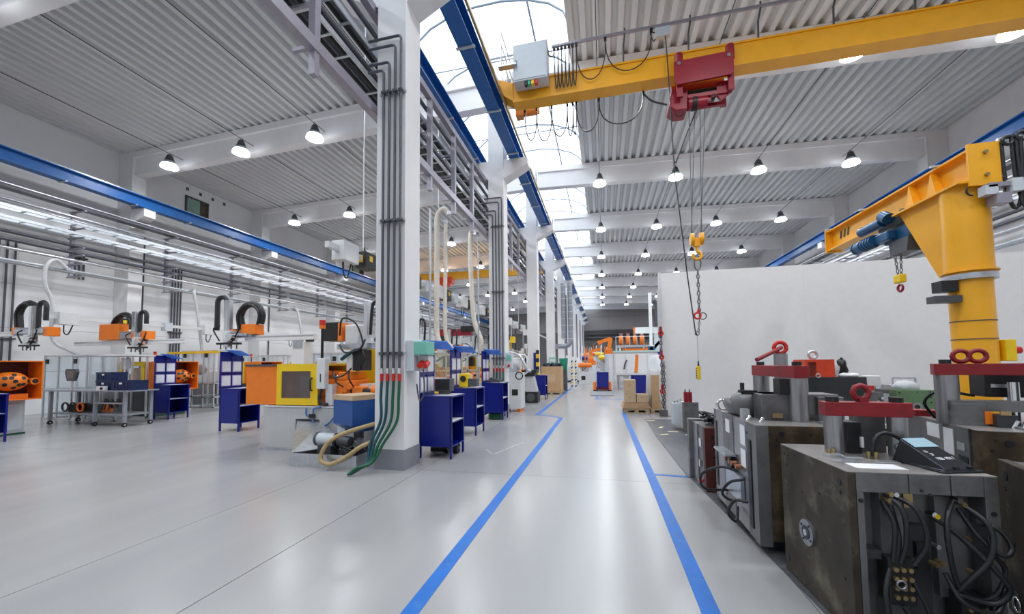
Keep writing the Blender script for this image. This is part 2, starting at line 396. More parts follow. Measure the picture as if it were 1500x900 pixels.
# white partition across the crane bay
pw = struct('wall_partition', MB().box(1.7, XR-.05, 12.42, 12.5, 0, 4.27), WHITE)
MB().box(1.66, 1.72, 12.38, 12.52, 0, 4.3).build('edge_trim', LGREY, pw)
xx = 1.72
while xx < 12.9:
    MB().box(xx+.001, min(xx+3.76, 13.0)-.001, 12.40, 12.43, .02, 4.28).build('sheet_panel', MATS['white_paint'], pw); xx += 3.76
# windows high in the wall of the moulding bay
def window(n, y0, y1, z0, z1):
    w = T('window_%d' % n, None, None, (XL, y0, z0), kind='structure')
    L, H = y1-y0, z1-z0
    fr = MB()
    for a in ((0, L, 0, .07), (0, L, H-.07, H), (0, .07, .07, H-.07), (L-.07, L, .07, H-.07), (L*.62, L*.62+.08, .07, H-.07)): fr.box(0, .06, a[0], a[1], a[2], a[3])
    fr.build('window_frame', DGREY, w)
    MB().box(.01, .03, .07, L*.62, .07, H-.07).build('pane', WGLASS, w)
    MB().box(.01, .03, L*.62+.08, L-.07, .07, H-.07).build('pane', RUST2, w)
window(1, 14.42, 15.55, 9.02, 9.92); window(2, 27.3, 28.8, 9.0, 10.0)
for i in range(4):
    o = MB().box(XL, XL+.03, 14.45+.63*i, 14.57+.63*i, 10.18, 10.32).build('wall_vent', DGREY)
    o['label'] = f'{ORD[i]} of four small dark wall vents above the green window'; o['category'] = 'vent'; o['group'] = 'vents above the window'

# ================================================================ HIGH-BAY LAMPS
def lamp_proto():
    t = T('high_bay_lamp', 'x', 'lamp', (0, 0, 0))
    MB().lathe([(.0, .50), (.07, .50), (.10, .46), (.14, .32), (.17, .25), (.17, .22)], n=14).build('housing', DGREY, t)
    MB().lathe([(.165, .24), (.20, .20), (.235, .13), (.225, .13), (.16, .2)], n=18).build('reflector', BELL, t)
    MB().lathe([(.235, .13), (.27, .06), (.285, 0), (.275, 0), (.26, .03), (.225, .13)], n=18).build('refractor', REFR, t)
    MB().lathe([(.0, .015), (.272, .015)], n=14, smooth=False).build('lens', LENS, t)
    MB().torus((0, 0, .53), .035, .008, n=8, m=5).build('hook', DGREY, t)
    return t
lamp0 = lamp_proto()
used = False
LAMPX = [0.0, 3.2, 6.4, 9.65]; LAMPXL = [-6.3, -9.65, -12.8, -16.2]
rows = [YB[k]-.42 for k in range(1, 11)]
for side, Xs in (('crane bay', LAMPX), ('moulding bay', LAMPXL)):
    for i, x in enumerate(Xs):
        for j, y in enumerate(rows):
            lb = f'grey bell lamp, {side}, {ORD[i]} from the columns, at the {ORD[j]} roof beam'
            z = zb(x)-.32
            if not used: o = lamp0; o.location = (x, y, z); o['label'] = lb; o['group'] = 'high-bay lamps under the roof'; used = True
            else: o = dup(lamp0, (x, y, z), 0, lb, 'high-bay lamps under the roof')
        w = MB().cyl((x, Y0, zb(x)+.24), (x, Y1, zb(x)+.24), .012, n=5).build('suspension_wire', BLK)
        tag(w, f'thin black wire over the {ORD[i]} lamp row from the columns, {side}', 'wire', 'lamp wires')

# ================================================================ CRANE RAILS
def ibeam(mb, x, z0, z1, w, y0, y1, tw=.03, tf=.035):
    mb.prism([(x-w/2, z0), (x+w/2, z0), (x+w/2, z0+tf), (x+tw/2, z0+tf), (x+tw/2, z1-tf), (x+w/2, z1-tf), (x+w/2, z1), (x-w/2, z1), (x-w/2, z1-tf), (x-tw/2, z1-tf), (x-tw/2, z0+tf), (x-w/2, z0+tf)][::-1], y0, y1)
    return mb
for x, lb, nm in ((-2.62, 'blue crane runway beam with yellow conductor bar, aisle side of the columns', 1), (-3.92, 'blue crane runway beam on the moulding side of the column row', 0), (-18.2, 'blue crane runway beam along the panelled wall of the moulding bay', 0), (11.85, 'blue crane runway beam along the wall above the white partition', 0)):
    t = T('crane_runway', lb, 'crane rail', (x, Y0+.2, 8.12), group='crane runways')
    ibeam(MB(), 0, 0, .45, .32, 0, Y1-Y0-.4).build('runway_beam', BLUE, t)
    MB().box(-.035, .035, 0, Y1-Y0-.4, .45, .52).build('rail', GALV, t)
    pb = MB().box(-.20, .20, -.03, .03, -.03, .0).build('clamp_plate', PIPEL, t, loc=(0, .4, 0))
    for i in range(1, 34): copy_part(pb, (0, .4+2.1*i, 0))
    if nm: MB().box(.24, .29, 0, Y1-Y0-.4, .25, .33).build('conductor_bar', BRASS, t)

# ================================================================ CABLE BRIDGES between the columns
def cable_bridge(k, proto=[None]):
    y = YB[k]+.5
    lb = f'grey steel cable bridge with trays, {ORD[k]} bay of the column row'
    if proto[0]: dup(proto[0], (-3.6, y, 5.7), 0, lb); return
    t = T('cable_bridge', lb, 'cable tray', (-3.6, y, 5.7), group='cable bridges along the columns'); proto[0] = t
    L = 5.8
    MB().box(-.06, .06, -.5, L, 0, .16).build('chord', FRAME, t); MB().box(-.06, .06, -.5, L, 1.72, 1.86).build('chord', FRAME, t)
    MB().box(-.62, -.52, -.5, L, 1.72, 1.84).build('chord', FRAME, t)
    for yy in (.32, 1.72, 3.12, 4.52):
        p = MB().box(-.05, .05, yy-.05, yy+.05, .16, 1.72).build('post', FRAME, t)
        MB().box(-.045, .045, yy-.045, yy+.045, -.32, 0).build('stub', FRAME, t)
        MB().box(-.32, -.06, yy-.025, yy+.025, .06, .11).build('arm', FRAME, t)
        MB().box(-.55, -.05, yy-.02, yy+.02, 1.2, 1.24).build('arm', FRAME, t)
        MB().box(-.55, -.05, yy-.02, yy+.02, .66, .70).build('arm', FRAME, t)
    for z, m in ((.72, GALV), (1.26, PIPEL)):
        MB().box(-.54, -.515, -.5, L, z, z+.09).build('tray_rail', m, t); MB().box(-.16, -.135, -.5, L, z, z+.09).build('tray_rail', m, t)
        r = MB().box(-.515, -.16, -.02, .02, z+.01, z+.03).build('tray_rung', m, t, loc=(0, 0, 0))
        for i in range(1, 14): copy_part(r, (0, i*.42, 0))
    for x, z, r, m in ((-.42, .78, .035, BLK), (-.33, .77, .03, PIPE), (-.24, .775, .035, BLK), (-.45, 1.33, .03, PIPE), (-.3, 1.34, .045, BLK), (-.2, 1.32, .03, PIPE), (-.5, 1.02, .055, PIPE), (-.36, .99, .05, PIPEL), (-.22, .98, .045, PIPE), (-.1, 1.55, .045, PIPE)):
        MB().cyl((x, -.5, z), (x, L, z), r, n=8).build('cable' if m is BLK else 'conduit', m, t)
for k in range(0, 11): cable_bridge(k)

# conduits down the column faces, ending in green hoses
def riser(k, y, hoses):
    t = T('conduit_riser', ['', '', 'four dark conduits with right-angle tops on the near concrete column, green hoses below', 'four dark conduits with right-angle tops on the second concrete column behind the desks'][k], 'conduit', (-3.48, y, 0), group='conduits on the columns')
    for i, (x, zt) in enumerate(((.15, 6.33), (.25, 6.45), (.35, 6.72), (.45, 6.86))):
        MB().tube([(x, -.06, 1.55), (x, -.06, zt-.05), (x-.02, -.06, zt-.01), (x-.06, -.06, zt), (-.08, -.06, zt), (-.13, -.06, zt)], .021, 8).build('conduit', PIPE, t)
        MB().cyl((x, -.06, 1.47), (x, -.06, 1.55), .03, n=10).build('coupling', CHROME, t)
        MB().cyl((x, -.06, 1.36), (x, -.06, 1.47), .028, n=10).build('valve', BRED, t)
    for z in (5.95, 3.86, 1.78):
        b = MB().box(.06, .52, -.035, 0, z-.015, z+.015)
        b.build('clamp_rail', GALV, t)
        for x in (.15, .25, .35, .45): MB().box(x-.035, x+.035, -.09, -.03, z-.02, z+.02).build('pipe_clip', DGREY, t)
    if hoses:
        for i, x in enumerate((.15, .25, .35, .45)):
            MB().tube(bez([(x, -.06, 1.36), (x+.0, -.08, 1.1), (x-.02+.03*(i == 0), -.1, .75), (x-.12-.03*i, -.16, .42), (.03+.03*i, -.25, .17), (-.10+.012*i, -.38, .045+.02*i), (-.16+.012*i, -.44, .035)], 7), .022, 8).build('hose', (TEALH, TEALH, GREENH, GREENH)[i], t)
riser(2, YB[2], True); riser(3, YB[3], True)

# ================================================================ WALL SERVICES (both long walls)
def wall_services(x, sgn, who):
    def longpipe(name, dx, z, r, m, lb, box=None):
        mb = MB(); X = x+sgn*dx
        if box: mb.box(X-box[0]/2, X+box[0]/2, Y0+.2, Y1-.3, z, z+box[1])
        else: mb.cyl((X, Y0+.2, z), (X, Y1-.3, z), r, n=8)
        tag(mb.build(name, m), f'{lb} along the wall of the {who}', 'pipe', f'services along the wall of the {who}')
    longpipe('cable_duct', .55, 7.36, 0, PIPE, 'wide dark cable duct, topmost run', (.34, .10))
    longpipe('duct_cover', .72, 7.47, 0, ALU, 'bright folded cover strip on the dark cable duct', (.06, .03))
    for i, (dx, z, r, m, lb) in enumerate(((.62, 7.02, .045, GALV, 'bright pipe just under the dark duct'), (.4, 6.95, .045, GALV, 'second bright pipe, close to the panels'), (.35, 6.05, .06, PIPE, 'dark pipe below the ladder trays'), (.42, 5.78, .06, PIPE, 'lower dark pipe'), (.6, 5.46, .05, GALV, 'bright pipe under the two dark ones'), (.75, 5.05, .045, PIPEL, 'pale busbar, outer of a pair'), (.62, 5.0, .045, PIPEL, 'pale busbar, inner of a pair'))):
        longpipe('service_pipe', dx, z, r, m, lb)
    for z, dx in ((6.72, .62), (6.38, .55)):
        t = T('ladder_tray', f'galvanised ladder tray {"upper" if z > 6.5 else "lower"} run along the wall of the {who}', 'cable tray', (x, Y0+.2, z), group=f'services along the wall of the {who}')
        for d in (dx-.18, dx+.18): MB().box(sgn*d-.02, sgn*d+.02, 0, Y1-Y0-.5, 0, .09).build('tray_rail', GALV, t)
        r = MB().box(min(sgn*(dx-.18), sgn*(dx+.18)), max(sgn*(dx-.18), sgn*(dx+.18)), -.025, .025, .01, .04).build('tray_rung', GALV, t, loc=(0, .3, 0))
        for i in range(1, 110): copy_part(r, (0, .3+.62*i, 0))
    p0 = None
    for i in range(0, 22):
        yy = Y0+2.3+3.15*i
        if p0 is None:
            p0 = T('service_bracket', 'x', 'bracket', (x, yy, 5.0), group=f'service brackets of the {who}')
            MB().box(sgn*.18-.05, sgn*.18+.05, -.05, .05, -.1, 2.33).build('post', FRAME, p0)
            for z in (-.05, .40, .71, .98, 1.37, 1.71, 2.35): MB().box(min(0, sgn*.8), max(0, sgn*.8), -.03, .03, z-.06, z-.015).build('arm', FRAME, p0)
        else: dup(p0, (x, yy, 5.0))
    p0['label'] = f'grey upright bracket with arms holding the pipes on the wall of the {who}'
    n = 0
    for o in [q for q in COL.objects if q.get('group') == f'service brackets of the {who}']: n += 1; o['label'] = f'grey upright pipe bracket, {who} wall, {ORD[n-1]} counting down the hall'
wall_services(-18.98, 1, 'moulding bay'); wall_services(12.6, -1, 'crane bay')
# vertical conduit bundles on the moulding-bay wall
for lb, y, n, z0, z1, gap in (('bundle of five dark conduits near the big orange machine head', 8.2, 5, 0, 6.0, .19), ('short bundle of three dark conduits ending high above the cart', 10.5, 3, 5.0, 6.0, .13), ('pair of thick dark conduits beside the first wall column', 12.55, 2, .5, 7.3, .22), ('bundle of four dark conduits behind the second orange robot', 13.95, 4, .6, 6.2, .13), ('bundle of four dark conduits past the second wall column', 18.9, 4, .6, 6.2, .16), ('bundle of three dark conduits at the third wall column', 25.2, 3, .6, 6.2, .2)):
    t = T('conduit_bundle', lb, 'conduit', (-19.44, y, z0), group='conduit bundles on the wall')
    for i in range(n): MB().cyl((0, i*gap, 0), (0, i*gap, z1-z0), .03, n=8).build('conduit', PIPE, t)
    for z in (.8, 2.6): 
        if z < z1-z0: MB().box(-.06, .05, -.1, (n-1)*gap+.1, z, z+.05).build('clamp_rail', DGREY, t)

# ================================================================ OVERHEAD TRAVELLING CRANE (crane bay)
def loop(a, b, zlow, n=12):
    """hanging cable loop from a to b, lowest at z = zlow; narrow loops come out U-shaped"""
    a, b = Vector(a), Vector(b); out = []
    for i in range(n+1):
        t = i/n; s = .5-.5*math.cos(PI*t)
        p = a.lerp(b, s); top = a.z+(b.z-a.z)*s
        out.append(Vector((p.x, p.y, top-(((a.z+b.z)/2-zlow)*math.sin(PI*t)**.75))))
    return out
def travelling_crane():
    t = T('bridge_crane', 'yellow overhead bridge crane with red hoist trolley, spanning the bay above the white partition', 'crane', (0, 0, 0))
    g = MB().box(-2.1, 11.7, 9.39, 9.71, 8.27, 8.74); g.box(-2.1, 11.7, 9.36, 9.74, 8.74, 8.78); g.box(-2.1, 11.7, 9.36, 9.74, 8.23, 8.27)
    g.build('girder', YEL, t)
    for x in (-1.75, -1.45, -1.15): MB().box(x, x+.025, 9.375, 9.39, 8.28, 8.73).build('stiffener', YEL, t)
    for xa in (-2.62, 11.85):
        MB().box(xa-.12, xa+.12, 8.3, 10.8, 8.66, 8.95).build('end_carriage', YEL, t)
        for yy in (8.5, 10.6): MB().cyl((xa-.05, yy, 8.74), (xa+.05, yy, 8.74), .12, n=14).build('wheel', DGREY, t)
    MB().prism([(-2.62, 8.66), (-2.1, 8.27), (-2.1, 8.74), (-2.62, 8.95)][::-1], 9.36, 9.74).build('end_bracket', YEL, t)
    c = MB().box(-2.0, -1.16, 9.0, 9.36, 8.48, 9.42).build('control_cabinet', CABIN, t, bevel=.01)
    MB().box(-1.97, -1.19, 8.985, 9.0, 8.52, 9.39).build('cabinet_door', CABIN, c); MB().box(-1.93, -1.91, 8.965, 8.985, 8.9, 9.0).build('lock', BLK, c)
    for i, m in enumerate((BLK, GREENB, YEL2, BRED)): MB().box(-1.73+.085*i, -1.665+.085*i, 9.02, 9.12, 8.38, 8.48).build('signal_lamp', m, c)
    # maintenance railing at the column end
    for yy in (9.0, 9.6, 10.2):
        MB().cyl((-2.3, yy, 8.9), (-2.3, yy, 9.85), .018, n=6).build('railing_post', GALV, t)
    for z in (9.2, 9.5, 9.83): MB().cyl((-2.3, 9.0, z), (-2.3, 10.2, z), .015, n=6).build('railing_bar', GALV, t)
    MB().box(-2.36, -1.9, 8.9, 9.05, 8.86, 8.9).build('platform', GALV, t)
    m = MB().cyl((-2.0, 10.25, 8.5), (-1.62, 10.25, 8.5), .1, n=14); m.box(-2.2, -2.0, 10.13, 10.37, 8.38, 8.62); m.cyl((-1.62, 10.25, 8.5), (-1.56, 10.25, 8.5), .085, n=14)
    m.build('drive_motor', mat('travel_motor_orange', (.62, .25, .05), .4), t)
    # festoon rail on top, posts, trolleys, loops
    MB().box(-1.08, 11.6, 9.28, 9.33, 9.42, 9.48).build('festoon_rail', FRAME, t)
    for i in range(8): MB().tube([(.62+1.45*i, 9.40, 8.78), (.63+1.45*i, 9.40, 9.2), (.66+1.45*i, 9.31, 9.42), (.66+1.45*i, 9.305, 9.56)], .02, 6).build('festoon_post', DGREY, t)
    xs = [-1.02+.09*i for i in range(7)]+[.21, 1.26]
    for x in xs:
        MB().box(x-.03, x+.03, 9.27, 9.34, 9.35, 9.42).build('cable_trolley', BLK, t)
    for a, b in zip(xs[:6], xs[1:7]):
        MB().tube(loop((a, 9.3, 9.35), (b, 9.3, 9.35), 8.36-.03*random.random(), 10), .013, 6).build('festoon_cable', BLK, t)
    MB().tube(loop((xs[6], 9.3, 9.35), (.21, 9.3, 9.35), 8.44), .013, 6).build('festoon_cable', BLK, t)
    MB().tube(loop((.21, 9.3, 9.35), (1.26, 9.3, 9.35), 8.5), .013, 6).build('festoon_cable', BLK, t)
    MB().tube(loop((-1.16, 9.2, 9.3), (xs[0], 9.3, 9.35), 9.15, 6), .013, 6).build('festoon_cable', BLK, t)
    MB().box(1.34, 1.66, 9.22, 9.36, 9.14, 9.36).build('junction_box', CABIN, t, bevel=.008)
    MB().tube(bez([(1.34, 9.3, 9.3), (1.24, 9.3, 9.32), (1.3, 9.3, 9.1), (1.37, 9.3, 9.2)]), .012, 6).build('festoon_cable', BLK, t)
    # lower festoon
    xs = [-1.86, -1.55, -1.16, -.76, -.62, -.53, .03, 1.09]
    for x in xs: MB().box(x-.025, x+.025, 9.72, 9.78, 8.17, 8.25).build('cable_trolley', BLK, t)
    for (a, b), zl in zip(zip(xs[:-1], xs[1:]), (7.40, 7.33, 7.40, 7.37, 7.38, 7.42, 7.5)):
        MB().tube(loop((a, 9.75, 8.17), (b, 9.75, 8.17), zl, 14), .014, 6).build('festoon_cable', RUB, t)
    MB().tube(bez([(1.09, 9.75, 8.17), (1.3, 9.75, 7.95), (1.62, 9.7, 7.77)]), .022, 6).build('festoon_cable', RUB, t)
    # hoist trolley
    h = MB().prism([(1.76, 7.84), (2.86, 7.88), (2.92, 7.95), (2.92, 8.42), (1.70, 8.38), (1.70, 7.92)], 9.12, 9.17).build('trolley_plate', CRED, t)
    for x in (1.80, 2.82): MB().cyl((x, 9.09, 8.31), (x, 9.12, 8.31), .04, n=10).build('bolt_head', CHROME, h)
    MB().prism([(1.78, 7.9), (2.9, 7.9), (2.95, 8.5), (1.74, 8.5)], 9.86, 9.91).build('trolley_plate', CRED, t)
    for x in (1.82, 2.88):
        MB().cyl((x, 9.22, 8.30), (x, 9.22, 8.58), .09, .09, 14).build('wheel_housing', CRED, t)
        MB().ball((x, 9.22, 8.58), .09, 14, 6, (1, 1, .7)).build('housing_cap', CRED, t)
        MB().box(x-.06, x+.06, 9.2, 9.26, 7.6, 8.0).build('hanger', CRED, t); MB().box(x-.06, x+.06, 9.8, 9.86, 7.6, 8.0).build('hanger', CRED, t)
    MB().cyl((2.02, 9.55, 7.76), (2.62, 9.55, 7.76), .15, n=18).build('rope_drum', BLK, t)
    MB().prism([(1.6, 7.5), (1.75, 7.38), (2.0, 7.38), (2.02, 7.86), (1.66, 7.86)], 9.34, 9.8).build('gearbox', CRED, t, bevel=.02)
    MB().cyl((2.02, 9.42, 7.52), (2.42, 9.42, 7.52), .14, n=16).build('hoist_motor', CRED, t)
    MB().cyl((2.1, 9.42, 7.52), (2.2, 9.42, 7.52), .155, n=16).build('motor_band', BLK, t)
    MB().box(2.0, 2.9, 9.3, 9.38, 7.6, 7.68).build('frame_bar', CRED, t); MB().box(2.0, 2.9, 9.72, 9.8, 7.6, 7.68).build('frame_bar', CRED, t)
    MB().prism([(2.62, 7.6), (2.7, 7.48), (2.95, 7.65), (2.95, 7.9), (2.62, 7.9)], 9.34, 9.42).build('end_frame', CRED, t)
    MB().prism([(2.42, 7.5), (2.5, 7.5), (2.5, 7.6), (2.85, 7.72), (2.42, 7.72)], 9.36, 9.44).build('bracket', CRED, t)
    MB().torus((1.85, 9.5, 7.42), .1, .01, 'y', 10, 5, PI, 2*PI).build('lifting_bow', BLK, t)
    # ropes, hook block
    for xt, xb, yy in ((2.06, 2.03, 9.5), (2.22, 2.03, 9.6), (2.3, 2.23, 9.5), (2.44, 2.23, 9.6)):
        MB().cyl((xt, yy, 7.7), (xb, yy, 4.5), .009, n=5).build('hoist_rope', DGREY, t)
    hb = MB().box(2.06, 2.20, 9.49, 9.61, 4.22, 4.42).build('hook_block', YEL, t, bevel=.015)
    for x in (2.03, 2.23): MB().cyl((x-.035, 9.55, 4.4), (x+.035, 9.55, 4.4), .14, n=16).build('sheave_cover', YEL, hb)
    MB().torus((2.13, 9.55, 4.02), .09, .032, 'y', 14, 8, -1.2*PI, .5*PI).build('hook', YEL, hb); MB().cyl((2.13, 9.55, 4.1), (2.13, 9.55, 4.24), .03, n=8).build('shank', YEL, hb)
    # pendant control
    MB().tube([(1.56, 9.26, 9.16), (1.60, 9.28, 8.2), (1.70, 9.5, 6.0), (1.9, 9.53, 3.6), (2.03, 9.55, 2.3), (2.06, 9.55, 2.2)], .013, 6).build('pendant_cable', BLK, t)
    MB().tube(bez([(2.25, 9.45, 7.45), (2.0, 9.45, 6.9), (1.74, 9.48, 6.25), (1.7, 9.5, 6.3)]), .012, 6).build('pendant_cable', BLK, t)
    MB().cyl((2.07, 9.55, 2.28), (2.07, 9.55, 1.52), .007, n=5).build('strain_wire', GALV, t)
    MB().torus((2.07, 9.55, 2.24), .045, .01, 'y', 10, 5).build('ring', DGREY, t)
    p = MB().box(2.03, 2.11, 9.52, 9.58, 1.2, 1.5).build('pendant_box', YEL2, t, bevel=.012)
    MB().cyl((2.07, 9.55, 1.5), (2.07, 9.55, 1.62), .022, .012, 8).build('cable_gland', BLK, p)
    for z, m in ((1.45, BRED), (1.39, DGREY), (1.34, DGREY), (1.29, DGREY), (1.24, DGREY)): MB().cyl((2.03, 9.55, z), (2.013, 9.55, z), .018, n=8).build('button', m, p)
travelling_crane()
def chain(mb, a, b, R=.028, r=.009, gap=None):
    a, b = Vector(a), Vector(b); L = (b-a).length; st = gap or R*2.1; n = max(1, int(L/st))
    for i in range(n):
        c = a.lerp(b, (i+.5)/n); mb.torus(c, R*.62, r, 'y' if i % 2 else 'x', 8, 4) if False else None
        pts = []
        for k in range(9):
            t = 2*PI*k/8; u, w = R*.6*math.cos(t), R*1.25*math.sin(t)
            pts.append(c+(Vector((u, 0, w)) if i % 2 else Vector((0, u, w))))
        mb.tube(pts, r, 4)
    return mb
t = T('chain_sling', 'steel chain with red shackle hanging from the yellow crane hook', 'chain', (2.13, 9.55, 2.3))
MB().tube([(.0+.07*math.cos(a), 0, 1.55+.17*math.sin(a)) for a in [2*PI*i/12 for i in range(13)]], .016, 6).build('master_link', SLING, t)
chain(MB(), (0, 0, 1.38), (0, 0, .42), .045, .014).build('chain', SLING, t, kind='stuff')
MB().torus((-.04, 0, .34), .07, .022, 'y', 12, 6).build('shackle', BRED, t); MB().torus((.07, 0, .33), .075, .014, 'y', 12, 6).build('hook', SLING, t)
MB().cyl((-.04, 0, .4), (0, 0, .48), .03, n=8).build('coupling', BRED, t)
chain(MB(), (0, 0, .27), (-.03, 0, -.02), .03, .009).build('short_chain', SLING, t, kind='stuff')

# second crane far down the moulding bay
t = T('bridge_crane', 'distant yellow crane girder with red hoist spanning the moulding bay', 'crane', (0, 30.2, 8.2))
MB().box(-18, -4.1, -.25, .25, .45, 1.0).build('girder', YEL, t)
for x in (-18.2, -3.92): MB().box(x-.15, x+.15, -1.4, 1.4, .46, .75).build('end_carriage', YEL, t)
MB().box(-13.2, -12.0, -.35, .35, .1, .6).build('hoist_trolley', ORED, t); MB().cyl((-13.2, -.3, .0), (-12.1, -.3, .0), .2, n=12).build('rope_drum', ORED, t)

# ================================================================ JIB CRANE
def jib():
    t = T('jib_crane', 'tall yellow pillar jib crane with blue chain hoist behind the steel moulds', 'crane', (5.2, 7.0, .012))
    MB().cyl((0, 0, .03), (0, 0, 2.9), .225, n=36).build('pillar', YEL, t)
    MB().cyl((0, 0, 0), (0, 0, .04), .45, n=24).build('base_plate', YEL, t)
    for z in (1.86, 2.12): MB().cyl((0, 0, z), (0, 0, z+.012), .232, n=36).build('band', DGREY, t)
    MB().cyl((0, 0, 2.72), (0, 0, 2.80), .275, n=36).build('collar', GALV, t)
    MB().cyl((0, 0, 2.80), (0, 0, 4.06), .25, n=36).build('sleeve', YEL, t)
    MB().cyl((0, 0, 2.83), (0, 0, 2.85), .29, n=36).build('sleeve_flange', YEL, t)
    # tapered gusset box under the arm
    g = MB(); V = []
    for z, y1, w in ((2.84, .36, .11), (4.06, .95, .19)):
        V += [(-w, 0, z), (w, 0, z), (w, y1, z), (-w, y1, z)]
    g.add(V, [(3, 2, 1, 0), (4, 5, 6, 7), (0, 1, 5, 4), (1, 2, 6, 5), (2, 3, 7, 6), (3, 0, 4, 7)]); g.build('gusset', YEL, t)
    MB().box(-.28, .28, -.30, 1.0, 4.06, 4.09).build('head_plate', YEL, t)
    a = MB(); a.box(-.15, .15, -.3, 3.3, 4.5, 4.53); a.box(-.15, .15, -.3, 3.3, 4.09, 4.12); a.box(-.03, .03, -.3, 3.3, 4.12, 4.5)
    a = MB(); ibeam(a, 0, 4.09, 4.55, .26, -.3, 3.3, .05, .03); a.build('arm', YEL, t)
    for y in (.35, .8): MB().prism([(y-.1, 4.12), (y+.1, 4.12), (y, 4.5)], -.14, -.026, 'x').build('stiffener', YEL, t)
    e = MB().box(-.16, .20, -.33, -.30, 4.0, 4.6).build('end_plate', YEL, t)
    for z in (4.14, 4.46): MB().cyl((.03, -.36, z), (.03, -.33, z), .025, n=8).build('bolt_head', BRASS, e)
    MB().box(-.16, .16, 3.3, 3.33, 4.05, 4.58).build('end_plate', YEL, t)
    mk = MB()
    for i in range(3): y = 3.0-.13*i; mk.prism([(y, 4.28), (y-.05, 4.28), (y-.09, 4.44), (y-.04, 4.44)], -.036, -.03, 'x')
    mk.build('badge', BLK, t)
    for y in (.25, 2.0, 3.2): MB().box(-.2, -.05, y-.02, y+.02, 4.55, 4.58).build('stop_clip', GALV, t)
    # hoist under the arm
    MB().box(-.13, .13, .95, 1.6, 3.95, 4.07).build('trolley', DGREY, t)
    for y in (1.05, 1.5):
        for x in (-.09, .09): MB().cyl((x-.02, y, 4.15), (x+.02, y, 4.15), .06, n=12).build('trolley_wheel', DGREY, t)
    h = MB().box(-.16, .08, .8, 1.45, 3.66, 3.9).build('hoist_body', BLUEM, t, bevel=.03)
    MB().cyl((-.28, 1.45, 3.78), (-.28, 1.95, 3.78), .11, n=16).build('hoist_motor', BLUEM, t); MB().box(-.3, -.1, 1.1, 1.5, 3.7, 3.86).build('gearbox', BLUEM, t, bevel=.02)
    MB().cyl((-.28, 1.95, 3.78), (-.28, 1.98, 3.78), .12, n=16).build('fan_cover', BLUEM, t)
    MB().cyl((-.26, 1.25, 4.06), (-.26, 1.85, 4.06), .09, n=16).build('travel_motor', BLUEM, t); MB().cyl((-.26, 1.1, 4.06), (-.26, 1.25, 4.16), .1, n=12).build('travel_gearbox', BLUEM, t)
    for y in (1.5, 1.58, 1.66, 1.74): MB().cyl((-.28, y, 3.78), (-.28, y+.02, 3.78), .122, n=16).build('cooling_fin', BLUEM, t)
    MB().prism([(.78, 3.66), (1.25, 3.66), (1.22, 3.42), (.84, 3.42)], -.2, .02, 'x').build('chain_box', DGREY, t)
    chain(MB(), (-.1, 1.3, 3.66), (-.1, 1.22, 3.05), .03, .008).build('chain', SLING, t, kind='stuff'); chain(MB(), (-.1, 1.12, 3.66), (-.1, 1.15, 3.05), .03, .008).build('chain', SLING, t, kind='stuff')
    b = MB().box(-.15, -.05, 1.1, 1.28, 2.93, 3.08).build('hook_block', YEL2, t, bevel=.02)
    MB().torus((-.1, 1.19, 2.84), .06, .02, 'x', 12, 6, -1.3*PI, .45*PI).build('hook', CRED, b)
    # boxes on the pillar
    MB().box(-.42, -.22, -.12, .06, 2.56, 2.72).build('limit_switch', BLK, t); MB().box(-.52, -.2, -.14, .02, 2.40, 2.50).build('switch_arm', DGREY, t)
    MB().box(.2, .32, -.2, -.05, 1.55, 1.85).build('switch_box', YEL2, t, bevel=.01); MB().cyl((.32, -.13, 1.7), (.40, -.13, 1.7), .05, n=12).build('emergency_button', BRED, t)
    MB().box(-.02, .34, -.42, -.30, 3.93, 3.99).build('bracket', FRAME, t); MB().box(-.06, .08, -.42, -.3, 3.83, 3.96).build('terminal_box', CABIN, t); MB().box(.06, .22, -.42, -.26, 3.70, 3.84).build('terminal_box', FRAME, t)
    MB().box(.22, .34, -.44, -.3, 3.84, 4.02).build('terminal_box', CABIN, t)
    # festoon behind: arm with hanging hoses
    MB().bar((.2, -.3, 4.62), (1.35, -.55, 4.62), .05, .05).build('hose_arm', GALV, t)
    rng = random.Random(3)
    for i in range(12):
        x = .22+.065*i+.03*(i % 2); y = -.33-.02*i; zl = 3.58+.045*i+rng.random()*.18
        MB().tube(loop((x, y, 4.58+.03*(i % 3)), (x+.13+.06*rng.random(), y-.06, 4.6), zl, 14), .022, 7).build('hose', RUB, t)
    for i in range(7): MB().torus((.27+.13*i, -.36-.03*i, 4.58+.03*(i % 2)), .06, .022, 'y', 12, 6).build('hose_coil', RUB, t)
    MB().torus((.42, -.4, 3.7), .09, .018, 'y', 14, 6).build('hose_coil', RUB, t)
    MB().torus((-.1, -.28, 3.95), .07, .012, 'y', 12, 6, PI*.5, PI*1.5).build('hose', RUB, t)
jib()

